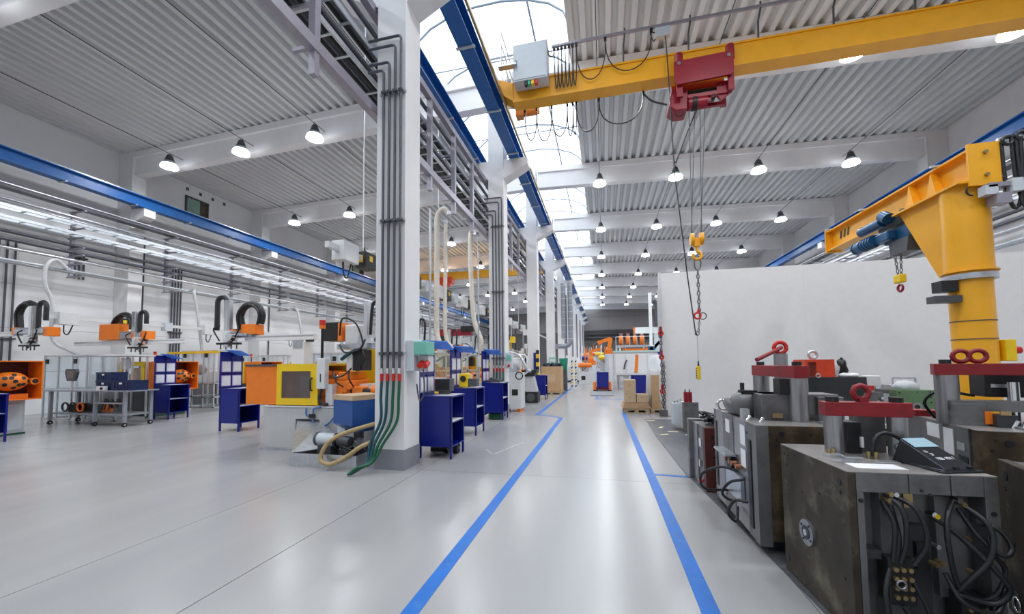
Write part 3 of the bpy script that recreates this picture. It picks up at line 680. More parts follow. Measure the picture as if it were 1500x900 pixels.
# ================================================================ MOULDS ON THE CHECKER PLATE
fp = T('checker_plate', 'grey checker-plate floor covering under the steel moulds', 'floor plate', (0, 0, 0))
MB().prism([(1.42, 1.2), (5.5, 1.2), (5.5, 5.88), (1.12, 5.88), (1.30, 3.3)], .0, .012, 'z').build('plate', PLATE, fp)
MB().prism([(1.10, 5.9), (5.5, 5.9), (5.5, 9.0), (1.06, 9.0)], .0, .012, 'z').build('plate', PLATE, fp)
MB().prism([(1.06, 9.02), (5.5, 9.02), (5.5, 11.65), (1.10, 11.65)], .0, .012, 'z').build('plate', PLATE, fp)
for i, (x, y, a) in enumerate(((1.2, 11.3, .1), (1.32, 10.2, 1.2), (1.5, 9.6, 0), (1.25, 9.2, .7), (1.8, 9.25, 0))):
    c, s_ = math.cos(a)*.11, math.sin(a)*.11
    MB().bar((x-c, y-s_, .014), (x+c, y+s_, .014), .07, .004).build('tape_mark', mat('pale_tape', (.75, .68, .45), .6), fp)
def eye(mb, c, R=.05, r=.016, n=14, ax='y', m=8): return mb.torus(c, R, r, ax, n, m)
def slabs(t, w, d, h, xs, mats, z0=.06):
    """mould body: steel plates side by side across x"""
    for x0, x1, m in zip(xs[:-1], xs[1:], mats):
        MB().box(x0*w+.002, x1*w-.002, 0, d, z0, h).build('mould_plate', m, t, bevel=.004)
def holes(t, pts, axis, m=None, name='bolt_hole'):
    for (x, y, z, r) in pts:
        d = .004
        a, b = ((x, y-d, z), (x, y+.004, z)) if axis == 'y' else ((x-d, y, z), (x+.004, y, z)) if axis == 'x' else ((x, y, z-.004), (x, y, z+d))
        MB().cyl(a, b, r, n=12).build(name, m or BLK, t)
def lift_bar(t, p0, p1, zt, w=.11, h=.10, ov=.08, pz=.95, pr=.06):
    """two steel pillars carrying a red lifting bar"""
    p0, p1 = Vector(p0), Vector(p1); d = (p1-p0).normalized()
    MB().bar((p0-d*ov).to_tuple()[:2]+(zt-h/2,), (p1+d*ov).to_tuple()[:2]+(zt-h/2,), w, h).build('lifting_bar', RED, t, bevel=.004)
    for p in (p0, p1):
        MB().cyl((p.x, p.y, pz), (p.x, p.y, zt-h), pr, n=24).build('guide_pillar', STEEL, t)
        MB().cyl((p.x, p.y, zt), (p.x, p.y, zt+.035), .038, n=14).build('bolt_head', BLK, t)

# --- mould 1: large, patinated, nearest
def mould1():
    t = T('steel_mould', 'large patinated steel mould with round steel ring on its plate and hoses in front', 'mould', (1.36, 2.69, .012), math.radians(2.4), group='steel moulds')
    w, d, h = .72, .80, .938
    MB().box(0, .04, .0, d, .0, h).build('clamp_plate', RUST, t, bevel=.003)
    # body behind the front recess
    MB().box(.042, .30, .10, d, 0, h).build('mould_plate', MOLDS, t); MB().box(.303, .50, .10, d, 0, h).build('mould_plate', MOLDS, t); MB().box(.503, .655, .10, d, 0, h).build('mould_plate', MOLDS, t)
    MB().box(.657, w, 0, d, 0, h).build('clamp_plate', MOLDS, t, bevel=.003)
    for a, b in ((.042, .30), (.304, .50), (.504, .655)): MB().box(a, b, 0, .10, h-.11, h).build('front_bar', MOLDS, t, bevel=.003)
    MB().box(.042, .075, 0, .10, 0, h-.11).build('front_post', MOLDS, t); MB().box(.17, .285, .03, .10, 0, h-.11).build('front_post', MOLDS, t)
    MB().box(.30, .42, .055, .10, .12, h-.30).build('core_block', DARKP, t); MB().box(.46, .60, .06, .10, .25, h-.13).build('core_block', MOLDS, t)
    MB().box(.285, .33, .02, .1, h-.19, h-.11).build('latch', BRASS, t); MB().box(.285, .33, .03, .1, .42, .46).build('latch', BRASS, t); MB().box(.34, .40, .03, .1, .4, .55).build('latch', BLK, t)
    MB().box(.06, .16, .02, .098, .45, .5).build('cross_bar', DARKP, t)
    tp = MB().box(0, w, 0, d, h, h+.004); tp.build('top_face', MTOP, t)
    holes(t, [(0, .08, .86, .022), (0, .08, .80, .012), (0, .75, .88, .014), (0, .75, .1, .02), (0, .08, .3, .012), (0, .72, .8, .012), (0, .6, .9, .01), (0, .3, .72, .008), (0, .52, .66, .008)], 'x')
    r = MB().cyl((-.018, .45, .41), (0, .45, .41), .085, n=28).build('locating_ring', STEEL, t)
    MB().cyl((-.022, .45, .41), (-.017, .45, .41), .045, n=20).build('ring_bore', DARKP, r); MB().cyl((-.026, .45, .41), (-.02, .45, .41), .022, n=14).build('nozzle_seat', CHROME, r)
    for a in range(4): MB().cyl((-.022, .45+.065*math.cos(a*PI/2+.6), .41+.065*math.sin(a*PI/2+.6)), (-.017, .45+.065*math.cos(a*PI/2+.6), .41+.065*math.sin(a*PI/2+.6)), .008, n=8).build('screw', BLK, r)
    holes(t, [(.06, 0, .78, .012), (.4, 0, .85-.02, .008), (.69, 0, .74, .013), (.69, 0, .2, .012), (.36, .0, .79+.06, .008)], 'y')
    # manifolds with fittings
    for (x, z, a) in ((.165, .22, .1), (.50, .04, .0)):
        mf = MB().box(x, x+.13, -.02, .08, z, z+.26).build('manifold', BLK, t, bevel=.008)
        for i in range(3):
            for j in range(4): MB().cyl((x+.03+.035*i, -.035, z+.05+.05*j), (x+.03+.035*i, -.02, z+.05+.05*j), .013, n=8).build('fitting', BRASS, mf)
        MB().torus((x+.045, -.04, z+.125), .022, .007, 'y', 12, 6).build('port_ring', STEEL, mf)
    rng = random.Random(5)
    H = [[(.20, .02, .82), (.235, -.05, .74), (.24, -.05, .58), (.22, -.03, .46)], [(.225, .02, .82), (.29, -.06, .76), (.325, -.07, .6), (.27, -.05, .46)], [(.18, .02, .78), (.2, -.03, .66), (.19, -.02, .46)], [(.21, .01, .76), (.215, -.03, .6), (.205, -.02, .46)],
         [(.17, -.02, .42), (.12, -.06, .3), (.14, -.07, .12), (.2, -.04, .0)], [(.22, -.03, .23), (.27, -.06, .1), (.25, -.05, .01)], [(.28, -.02, .36), (.33, -.05, .2), (.36, -.05, .02)],
         [(.52, .02, .80), (.44, -.05, .74), (.41, -.08, .62), (.45, -.06, .40), (.5, -.05, .32)], [(.55, .02, .79), (.60, -.08, .70), (.58, -.1, .55), (.5, -.08, .42), (.46, -.05, .34)], [(.54, .02, .76), (.57, -.05, .64), (.64, -.09, .56), (.69, -.08, .60), (.655, -.06, .68), (.58, -.03, .70)],
         [(.40, .02, .72), (.5, -.05, .62), (.6, -.1, .48), (.66, -.09, .38), (.6, -.07, .30), (.45, -.06, .33)], [(.56, -.02, .28), (.62, -.06, .34), (.68, -.05, .46), (.62, -.06, .56)], [(.43, -.02, .42), (.46, -.08, .3), (.6, -.08, .26), (.67, -.05, .36)], [(.6, -.01, .2), (.68, -.05, .1), (.66, -.03, .0)]]
    for q in H: MB().tube(bez(q, 6), .011+.003*rng.random(), 7).build('hose', RUB, t)
    for x, z, m in ((.20, .825, BRASS), (.225, .825, CHROME), (.19, .79, BRASS), (.525, .805, CHROME), (.545, .785, BRASS), (.40, .725, CHROME), (.415, .715, YEL2), (.40, .45, BRASS), (.43, .46, BRASS), (.41, .55, CHROME), (.575, .42, BRASS), (.555, .60, BRASS)):
        MB().cyl((x, .03, z), (x+.006, -.015, z), .014, n=8).build('coupling', m, t)
    # on top
    lift_bar(t, (.21, .50), (.57, .46), 1.312-.012, .11, .095, .06, pz=h, pr=.055)
    MB().torus((.37, .47, 1.365), .048, .019, 'y', 8, 6).build('lifting_eye', RED, t); MB().box(.35, .40, .44, .5, 1.295, 1.32).build('eye_foot', RED, t)
    MB().box(.29, .38, .50, .62, h, h+.22).build('black_box', BLK, t, bevel=.006); MB().box(.365, .382, .485, .5, h+.05, h+.12).build('label', PAPER, t)
    MB().box(.40, .56, .56, .66, h, h+.26).build('steel_block', MOLDS, t)
    MB().tube(bez([(.35, .36, h+.02), (.37, .36, h+.13), (.44, .37, h+.17), (.53, .36, h+.12), (.56, .34, h+.02)]), .013, 8).build('hose', RUB, t)
    MB().cyl((.455, .30, h), (.455, .30, h+.08), .007, n=8).build('pin', CHROME, t); MB().torus((.455, .3, h+.1), .018, .006, 'y', 10, 5).build('pin_ring', DGREY, t)
    for q in ((.10, .36, .09, .05), (.17, .30, .1, .04), (.30, .22, .12, .03)): MB().box(q[0], q[0]+q[2], q[1], q[1]+.07, h, h+q[3]*.5).build('clip', GALV, t, bevel=.004)
    for x, y in ((.12, .40), (.16, .42), (.33, .36), (.36, .34), (.56, .33)): MB().cyl((x, y, h), (x, y, h+.05), .013, n=8).build('coupling', BRASS, t)
    MB().box(.10, .36, .08, .20, h+.004, h+.008).build('paper_strip', PAPER, t); MB().box(.06, .2, .22, .28, h+.004, h+.010).build('paper_strip', GALV, t)
mould1()
# loose fittings and cable ends on the far moulds
# black handwritten pouch lying on mould 1
def pouch():
    t = T('black_pouch', 'glossy black wedge-shaped cover with white handwriting, lying on the nearest mould', 'cover', (1.855, 2.75, .957), .28); t.scale = (.74, .95, .86)
    V = [(0, 0, 0), (.30, 0, 0), (.27, .3, 0), (.0, .3, 0), (.03, .0, .015), (.28, .0, .015), (.24, .26, .17), (.03, .26, .17)]
    m = mat('glossy_black', (.01, .014, .02), .18)
    MB().add(V, [(3, 2, 1, 0), (4, 5, 6, 7), (0, 1, 5, 4), (1, 2, 6, 5), (2, 3, 7, 6), (3, 0, 4, 7)]).build('cover', m, t, bevel=.012)
    MB().box(-.02, .32, -.02, .1, 0, .01).build('flap', m, t, bevel=.004)
    V = [(.04, .175, .124), (.25, .175, .124), (.235, .25, .169), (.036, .25, .169)]
    MB().add(V+[(a, b, c+.003) for a, b, c in V], [(4, 5, 6, 7), (0, 1, 5, 4), (1, 2, 6, 5), (2, 3, 7, 6), (3, 0, 4, 7)]).build('label', mat('label_pale_blue', (.30, .47, .55), .4), t)
    for txt, x, y, s in (('16', .06, .13, .03), ('27', .08, .105, .03), ('1986  MN 7', .075, .07, .034)):
        cu = bpy.data.curves.new('handwriting', 'FONT'); cu.body = txt; cu.size = s; cu.extrude = .0006
        o = bpy.data.objects.new('tmp', cu); COL.objects.link(o)
        bpy.context.view_layer.update()
        me = bpy.data.meshes.new_from_object(o.evaluated_get(bpy.context.evaluated_depsgraph_get())); COL.objects.unlink(o)
        me.materials.clear(); me.materials.append(PAPER); q = bpy.data.objects.new('handwriting', me); COL.objects.link(q); q.parent = t
        q.location = (x, y, .020+y*.596); q.rotation_euler = (math.atan2(.155, .26), 0, .05)
    for x in (.11, .22): MB().box(x, x+.03, .0, .02, .015, .03).build('snap', m, t)
pouch()

def mould2():
    t = T('steel_mould', 'steel mould with papers and looped hoses on its grey side, brown front plate', 'mould', (1.23, 3.70, .012), 0, group='steel moulds')
    w, d, h = 1.05, 1.3, 1.045
    MB().box(.0, w, 0, .10, .10, h).build('clamp_plate', RUST2, t, bevel=.004)
    for i, (y0, y1, m) in enumerate(((.102, .26, MOLDS), (.262, .62, STEEL), (.622, .95, MOLDS), (.952, 1.22, STEEL), (1.222, 1.3, MOLDS))): MB().box(0 if i != 1 else .006, w, y0, y1, .06, h).build('mould_plate', m, t, bevel=.004)
    MB().box(-.006, .09, -.006, .10, .06, h-.002).build('plate_edge', MOLDS, t)
    for x, y in ((.1, .1), (.85, .1), (.1, 1.1), (.85, 1.1)): MB().box(x, x+.12, y, y+.12, 0, .1).build('foot', DARKP, t)
    MB().box(-.012, .0, .12, .19, .15, .9).build('slot', BLK, t); MB().box(-.006, .0, 1.18, 1.24, .2, .92).build('slot', BLK, t)
    for y, z0, z1 in ((.27, .82, 1.0), (.72, .86, .99), (.27, .62, .78)): MB().box(-.004, .0, y, y+.13, z0, z1).build('paper_label', PAPER, t)
    MB().box(-.10, 0, .55, .95, .66, .68).build('bracket_shelf', GALV, t)
    for y in (.42, .55, .62, .75): MB().cyl((-.05, y, .60), (0, y, .60), .025, n=8).build('fitting', mat('copper_fitting', (.45, .2, .11), .4, .7), t)
    MB().box(-.04, 0, .58, .72, .52, .64).build('valve_block', BLK, t); MB().box(-.03, 0, .35, .8, .28, .52).build('cover_plate', GALV, t)
    holes(t, [(.0, y, z, .012) for y in (.06, .22, .9, 1.26) for z in (.2, .6, .95)], 'x')
    for q in ([(-.02, .45, .55), (-.16, .5, .57), (-.30, .62, .46), (-.26, .7, .30), (-.02, .75, .28)], [(-.02, .28, .52), (-.12, .35, .47), (-.17, .42, .35), (-.1, .45, .28), (-.02, .4, .30)], [(-.02, .22, .34), (-.1, .3, .32), (-.15, .33, .2), (-.08, .35, .12), (-.02, .5, .2)]):
        MB().tube(bez(q, 8), .013, 7).build('hose', RUB, t)
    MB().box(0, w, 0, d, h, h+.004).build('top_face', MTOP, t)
    holes(t, [(.19, 0, .98, .022), (.1, 0, .98, .01), (.4, 0, .98, .01), (.55, 0, .98, .012), (.75, 0, .98, .012), (.1, 0, .9, .008), (.14, 0, .88, .01), (.3, 0, .9, .012), (.92, 0, .9, .02)], 'y')
    lift_bar(t, (.45, .30), (.42, 1.05), 1.555-.012, .12, .11, pz=h, pr=.075)
    MB().cyl((.5, .75, h+.3), (.5, .75, 1.66), .06, n=16).build('swivel_body', STEEL, t); MB().torus((.5, .75, 1.72), .055, .02, 'y', 14, 7).build('swivel_ring', BRED, t); MB().cyl((.5, .72, 1.72), (.20, .5, 1.60), .02, n=8).build('swivel_lever', RED, t)
    MB().box(.18, .78, .34, .62, h+.06, h+.24).build('ejector_bridge', MOLDS, t, bevel=.006); MB().box(.16, .40, .32, .64, h, h+.24).build('ejector_block', MOLDS, t, bevel=.006); MB().box(.6, .80, .3, .62, h, h+.22).build('ejector_block', MOLDS, t, bevel=.006)
    MB().box(.30, .44, .28, .42, h+.24, h+.38).build('black_box', BLK, t); MB().box(.38, .40, .32, .34, h, h+.26).build('rod', CHROME, t)
    MB().box(.24, .32, .30, .32, h+.03, h+.07).build('nameplate', BRASS, t)
    MB().lathe([(.0, -.2), (.09, -.2), (.11, 0), (.08, .16), (.05, .3), (0, .3)], (.08, .75, h+.1), 14, 'y').build('core_puller', MOLDS, t)
    MB().lathe([(.0, -.1), (.13, -.1), (.13, .05), (.0, .05)], (.12, .62, h+.12), 16, 'y').build('puller_flange', MOLDS, t)
    MB().cyl((.1, .62, h+.24), (.1, .62, h+.33), .02, n=8).build('fitting', BLK, t); MB().box(.06, .2, .52, .62, h+.22, h+.26).build('valve_plate', BLK, t)
    MB().torus((.05, 1.1, h+.06), .06, .015, 'y', 12, 6).build('lifting_ring', CHROME, t)
    MB().box(.01, .07, .35, .42, h, h+.1).build('bracket', GALV, t)
    for x, y in ((.03, .3), (.1, .2), (.7, .12), (.78, .15), (.85, .2), (.9, .1)): MB().cyl((x, y, h), (x+.03, y, h+.045), .014, n=8).build('coupling', CHROME, t)
    MB().box(.55, 1.0, .05, .22, h+.004, h+.02).build('steel_strip', GALV, t)
mould2()
def mould3():
    t = T('steel_mould', 'low steel mould with maroon front plate and black cables heaped on top', 'mould', (1.13, 5.26, .012), 0, group='steel moulds')
    h = .775
    MB().box(.05, .75, 0, .10, .0, h).build('clamp_plate', MAROON, t, bevel=.003); MB().box(.055, .74, .102, .35, .0, h).build('mould_plate', MOLDS, t); MB().box(.04, .74, .352, .62, .0, h).build('mould_plate', STEEL, t); MB().box(-.005, .74, .64, .75, .0, h+.02).build('clamp_plate', MOLDS, t, bevel=.003)
    holes(t, [(.14, 0, .66, .018), (.2, 0, .65, .014), (.14, 0, .56, .016), (.15, 0, .42, .014), (.22, 0, .18, .012), (.33, 0, .6, .02)], 'y')
    MB().box(.03, .05, .2, .26, .25, .34).build('hasp', CHROME, t); MB().cyl((.0, .16, .08), (.05, .16, .1), .025, n=8).build('coupling', BRED, t); MB().box(.045, .05, .2, .3, .5, .6).build('paper_label', PAPER, t)
    MB().box(.4, .5, .1, .25, h, h+.08).build('red_block', BRED, t)
    rng = random.Random(11)
    c = MB()
    for i in range(14):
        p = [(.12+.4*rng.random(), .1+.5*rng.random(), h+.03+.1*rng.random()) for _ in range(4)]
        MB().tube(bez(p, 6), .02, 6).build('cable', RUB, t)
    for i in range(6): MB().cbox((.15+.35*rng.random(), .15+.4*rng.random(), h+.06+.05*rng.random()), (.1, .07, .06), (rng.random(), rng.random(), rng.random()*3)).build('plug', (DGREY, BLK, GALV)[i % 3], t)
mould3()
def mould4():
    t = T('steel_mould', 'small grey steel mould with two red clamps on top, beside the white partition end', 'mould', (1.58, 9.58, .012), 0, group='steel moulds')
    MB().box(.15, .47, 0, .12, 0, .67).build('clamp_plate', MOLDS, t, bevel=.003); MB().box(.14, .46, .122, .4, .06, .66).build('mould_plate', MGREY, t); MB().box(.0, .46, .402, .75, .1, .6).build('mould_plate', CABIN, t)
    holes(t, [(.22, 0, .6, .012), (.4, 0, .6, .012), (.3, 0, .5, .01)], 'y')
    for x in (.18, .27): MB().box(x, x+.075, .02, .1, .67, .9).build('red_clamp', CRED, t); MB().cyl((x+.03, .06, .9), (x+.03, .06, .96), .012, n=6).build('clamp_screw', BLK, t)
    for i in range(5): MB().cyl((.05+.07*i, .5, .6), (.05+.07*i, .5, .66+.02*(i % 3)), .025, n=8).build('fitting', CHROME, t)
mould4()
def mould5():
    t = T('steel_mould', 'patinated steel mould cut off at the frame edge, right of the nearest mould', 'mould', (2.19, 2.45, .012), math.radians(-20), group='steel moulds')
    h = .938
    MB().box(0, .05, 0, .83, 0, h).build('clamp_plate', RUST, t, bevel=.003); MB().box(.052, .4, 0, .83, 0, h-.01).build('mould_plate', MOLDS, t); MB().box(.402, .8, 0, .83, 0, h).build('mould_plate', STEEL, t)
    holes(t, [(0, .74, .85, .03), (0, .76, .77, .02), (0, .70, .45, .02), (0, .72, .12, .035), (0, .6, .2, .02), (0, .5, .85, .02)], 'x')
    MB().torus((-.02, .66, .1), .04, .008, 'x', 12, 5).build('ring', CHROME, t)
mould5()
def mould6():
    t = T('steel_mould', 'steel mould with paper labels on its flank, red bar with two eye bolts', 'mould', (2.72, 3.70, .012), math.radians(-12), group='steel moulds')
    h = 1.045; w = 1.0
    MB().box(0.01, w, 0, .1, .0, h).build('clamp_plate', RUST2, t, bevel=.003)
    for i, (y0, y1, m) in enumerate(((.102, .28, MOLDS), (.282, .45, MOLDS), (.452, .8, STEEL), (.802, 1.1, STEEL))): MB().box(0, w, y0, y1, 0, h).build('mould_plate', m, t, bevel=.003)
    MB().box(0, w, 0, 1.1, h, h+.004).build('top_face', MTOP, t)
    for y, z0, z1 in ((.30, .80, 1.01), (.50, .90, 1.02)): MB().box(-.004, 0, y, y+.14 if y < .4 else y+.2, z0, z1).build('paper_label', PAPER, t)
    MB().box(-.005, 0, .15, .25, .86, .92).build('nameplate', GALV, t); MB().box(-.004, 0, .12, .24, .66, .82).build('slot', BLK, t)
    holes(t, [(.17, 0, .96, .026), (.35, 0, .98, .01), (.08, 0, .9, .012), (.3, 0, .88, .012), (.3, 0, .99, .012), (.1, 0, .98, .01)], 'y'); holes(t, [(0, .06, .75, .012), (0, .06, .5, .012)], 'x')
    lift_bar(t, (.03, .42), (.52, .32), 1.56-.012, .13, .095, pz=h, pr=.075)
    for x, s in ((.12, .95), (.22, 1.25)): MB().torus((x, .40-.02*x, 1.61), .052, .018, 'y', 14, 7, sq=.9).build('lifting_eye', RED, t)
    MB().box(.3, .55, .5, .72, h+.22, h+.42).build('black_box', BLK, t, bevel=.008); MB().box(.33, .48, .495, .5, h+.30, h+.33).build('label', GALV, t)
    MB().box(.0, .55, .30, .46, h+.12, h+.2).build('ejector_bridge', MOLDS, t); MB().box(.0, .2, .28, .5, h, h+.18).build('ejector_block', MOLDS, t, bevel=.005); MB().box(.18, .22, .27, .29, h+.02, h+.12).build('sensor', ORG, t)
    MB().box(.22, .34, .22, .34, h, h+.1).build('steel_block', DARKP, t); MB().box(.24, .3, .215, .225, h+.1, h+.13).build('nameplate', BRASS, t)
    MB().cyl((.42, .42, h), (.42, .42, h+.35), .035, n=12).build('rod', CHROME, t)
    rng = random.Random(4)
    for i in range(7): MB().cyl((.3+.05*i, .2+.06*rng.random(), h), (.33+.05*i, .22, h+.06), .015, n=8).build('coupling', CHROME, t)
    for i in range(3): MB().tube(bez([(.06, .7, h), (.0, .72, h+.15), (.1, .7, h+.25), (.3, .65, h+.22)]), .012, 6).build('hose', RUB, t)
    MB().box(-.02, .2, .85, 1.0, h+.004, h+.06).build('red_strip', RED, t)
    MB().box(.3, .62, .08, .2, h+.004, h+.02).build('steel_strip', GALV, t)
mould6()
def mould7():
    t = T('steel_mould', 'tall dark-grey block mould behind the others, against the white partition', 'mould', (2.62, 6.0, .012), 0, group='steel moulds')
    MB().box(.03, .69, 0, .2, 0, 1.365).build('clamp_plate', DARKP, t, bevel=.003); MB().box(0, .03, 0.0, .7, 0, 1.365).build('side_plate', MOLDS, t); MB().box(.035, .69, .202, .7, 0, 1.36).build('mould_plate', MOLDS, t)
    holes(t, [(.12, 0, 1.32, .008), (.3, 0, 1.33, .008), (.5, 0, 1.33, .008), (.1, 0, 1.22, .014)], 'y')
mould7()
t = T('lifting_bracket', 'bright orange-red box bracket with steel ring, on the tall dark mould', 'lifting bracket', (2.63, 6.02, 1.377))
m = MB(); m.box(.0, .03, 0, .34, 0, .235); m.box(.13, .16, 0, .34, 0, .235); m.box(.03, .13, 0, .34, .2, .235); m.build('bracket_arch', ORED, t)
MB().box(.16, .34, .0, .34, 0, .235).build('bracket_body', ORED, t)
MB().torus((.17, .17, .3), .05, .018, 'y', 16, 8).build('ring', GALV, t); MB().cyl((.17, .17, .235), (.17, .17, .255), .03, n=10).build('ring_foot', GALV, t)
MB().torus((.13, -.03, .02), .025, .008, 'y', 10, 5).build('shackle', GALV, t)
t = T('wrapped_part', 'crumpled black and clear plastic wrapping beside the orange-red bracket', 'plastic wrap', (3.02, 6.1, 1.377))
rng = random.Random(9)
V = MB().ball((0, .1, .1), .1, 10, 7, (.9, .9, 1.2)); V.v = [(x*(1+.4*(rng.random()-.5)), y, z*(1+.3*(rng.random()-.5))) for x, y, z in V.v]; V.build('clear_wrap', FOIL, t)
V = MB().ball((.13, .1, .12), .07, 10, 7, (.8, .9, 1.7)); V.v = [(x+.05*(rng.random()-.5), y, max(.0, z+.04*(rng.random()-.5))) for x, y, z in V.v]; V.build('black_wrap', BLK, t)
V = MB().ball((.16, .05, .02), .12, 12, 6, (1, .6, .25)); V.v = [(x+.04*(rng.random()-.5), y, max(0, z+.02*(rng.random()-.5))) for x, y, z in V.v]; V.build('white_wrap', PAPER, t)
def mould8():
    t = T('steel_mould', 'green-painted mould plate with a round steel bush, behind the nearest red bar', 'mould', (3.92, 6.5, .012), 0, group='steel moulds')
    MB().box(0, .46, 0, .15, 0, 1.165).build('clamp_plate', GREENM, t, bevel=.003); MB().box(0.0, .46, .152, .6, 0, 1.16).build('mould_plate', MOLDS, t)
    holes(t, [(.035, 0, 1.13, .012), (.035, 0, 1.07, .009), (.39, 0, 1.13, .014), (.39, 0, 1.07, .01), (.39, 0, 1.0, .01), (.24, 0, 1.14, .008), (.41, 0, .88, .01)], 'y')
    r = MB().cyl((.22, -.02, .94), (.22, 0, .94), .06, n=18).build('locating_ring', STEEL, t); MB().cyl((.22, -.025, .94), (.22, -.02, .94), .03, n=14).build('ring_bore', BLK, r)
    MB().box(.10, .4, .2, .5, 1.165, 1.22).build('steel_block', GALV, t); MB().bar((.15, .3, 1.32), (.42, .3, 1.32), .02, .02).build('handle', GALV, t)
    for x in (.15, .42): MB().bar((x, .3, 1.2), (x, .3, 1.32), .02, .02).build('handle_post', GALV, t)
    V = MB().ball((.2, .15, 1.2), .16, 12, 6, (1, .7, .6)); V.v = [(x+.05*(rng.random()-.5), y, max(1.166, z+.03*(rng.random()-.5))) for x, y, z in V.v]; V.build('film_wrap', FOIL, t)
    MB().torus((.52, .1, .95), .14, .02, 'y', 16, 6, PI*.5, PI*1.5).build('hose', RUB, t)
mould8()
def mould9():
    t = T('steel_mould', 'mould of thin steel plates with white box on top, beside the green one', 'mould', (3.3, 6.55, .012), 0, group='steel moulds')
    for i, (x0, x1, m) in enumerate(((0, .08, MOLDS), (.085, .13, GALV), (.135, .2, STEEL), (.205, .32, DARKP), (.325, .5, MOLDS), (.505, .58, GALV))): MB().box(x0, x1, .02*(i % 2), .6, 0, 1.15-.02*(i % 3)).build('mould_plate', m, t)
    MB().box(.38, .54, .1, .26, 1.2, 1.36).build('white_box', LGREY, t, bevel=.01); MB().cyl((.46, .18, 1.1), (.46, .18, 1.2), .05, n=12).build('pedestal', GALV, t)
    MB().box(.28, .42, .05, .15, 1.15, 1.22).build('red_clamp', BRED, t)
    rg = random.Random(2)
    for i in range(10): MB().tube(bez([(.05+.3*rg.random(), .1+.3*rg.random(), 1.13), (.05+.3*rg.random(), .1, 1.2+.1*rg.random()), (.1+.3*rg.random(), .2, 1.13)], 5), .01, 6).build('hose', (RUB, GALV, RUB)[i % 3], t)
    for i in range(6): MB().cyl((.22+.05*i, .0, .8+.05*i), (.22+.05*i, -.03, .8+.05*i), .02, n=8).build('fitting', CHROME, t)
mould9()

# ================================================================ BLUE WORK DESKS
def desk_proto():
    t = T('work_desk', 'x', 'desk', (0, 0, 0))
    for x in (0, .565):
        for y in (0, .575): MB().box(x, x+.035, y, y+.035, 0, 1.03).build('leg', DBLUE, t)
    MB().box(0, .6, .0, .012, .2, 1.04).build('front_panel', DBLUE, t); MB().box(0, .6, .60, .612, .2, 1.04).build('rear_panel', DBLUE, t)
    MB().box(-.002, .01, .012, .6, .2, 1.04).build('side_panel', DBLUE, t)
    tp = MB().box(-.01, .62, -.01, .625, 1.035, 1.06).build('top', DBLUE, t); MB().box(.25, .6, .02, .6, 1.06, 1.064).build('top_mat', mat('desk_top_grey', (.55, .53, .56), .4), tp)
    MB().box(.01, .6, .012, .6, .2, .215).build('bottom_shelf', DBLUE, t)
    s = MB().box(.01, .6, .012, .6, .60, .62).build('shelf', DBLUE, t); MB().box(.02, .598, .02, .592, .62, .624).build('shelf_liner', PAPER, s)
    b = MB().box(-.03, -.005, .0, .61, .9, 1.98).build('notice_board', DBLUE, t)
    for y in (0, .30, .595): MB().box(-.005, .012, y, y+.02, 1.06, 1.98).build('board_rail', DBLUE, b)
    for z in (1.10, 1.45, 1.78): MB().box(-.005, .015, 0, .61, z-.03, z).build('board_rail', DBLUE, b)
    for y in (.03, .33):
        for z in (1.11, 1.47): 
            MB().box(-.004, .01, y, y+.25, z, z+.27).build('paper_pocket', PAPERP, b); MB().box(.01, .014, y+.02, y+.23, z+.02, z+.25).build('paper_sheet', PAPER, b)
    a = MB().cbox((.22, .3, 1.95), (.48, .36, .012), (-.38, .06, 0)).build('tinted_shade', AWN, t)
    MB().box(-.06, -.03, .1, .2, 1.75, 1.95).build('lamp_box', BLK, t)
    return t
d0 = desk_proto(); DG = 'blue work desks with notice boards'
DESKS = [(-3.13, 6.27, 'blue work desk with notice board right behind the near concrete column'), (-3.41, 8.43, 'blue work desk with notice board, middle one of three before the second column'), (-3.42, 10.85, 'blue work desk with notice board, touching the second concrete column'),
         (-9.38, 7.92, 'blue work desk with notice board beside the big orange machine panel'), (-13.62, 9.36, 'blue work desk with notice board beside the orange holed casting and the dark machine base'), (-13.50, 5.36, 'blue work desk cut off at the frame edge, in front of the orange open housing')]
for i, (x, y, lb) in enumerate(DESKS):
    if i == 0: d0.location = (x, y, 0); d0['label'] = lb; d0['group'] = DG
    else: dup(d0, (x, y, 0), 0, lb, DG)
def plain_desk(x, y, lb, w=.7, h=1.05):
    t = T('work_desk', lb, 'desk', (x, y, 0), group='plain blue desks')
    for a in (0, w-.035):
        for b in (0, .565): MB().box(a, a+.035, b, b+.035, 0, h).build('leg', DBLUE, t)
    MB().box(0, w, -.012, .0, .2, h).build('front_panel', DBLUE, t); MB().box(0, w, .6, .612, .2, h).build('rear_panel', DBLUE, t); MB().box(-.01, w+.01, -.02, .62, h, h+.025).build('top', DBLUE, t)
    MB().box(0, w, 0, .6, .6, .62).build('shelf', PAPER, t); MB().box(0, .01, 0, .6, .2, h).build('side_panel', DBLUE, t)
plain_desk(-3.18, 17.2, 'small plain blue desk between the grinder and the cardboard bin', .66)
plain_desk(1.1, 17.0, 'plain blue desk panel behind the stacked cardboard boxes', .7)
t = T('pallet_truck', 'orange-red truck base standing under the small far blue desk', 'truck', (-.62, 22.9, 0))
for x in (0, .85): MB().box(x, x+.15, 0, 1.0, .05, .5).build('fork_box', ORG, t); MB().cyl((x, .1, .06), (x+.15, .1, .06), .06, n=10).build('wheel', BLK, t)
MB().box(.15, .85, .2, .9, .05, .18).build('fork', BRED, t)
plain_desk(-.42, 22.8, 'far plain blue desk on the grey mat in mid-aisle', .66)
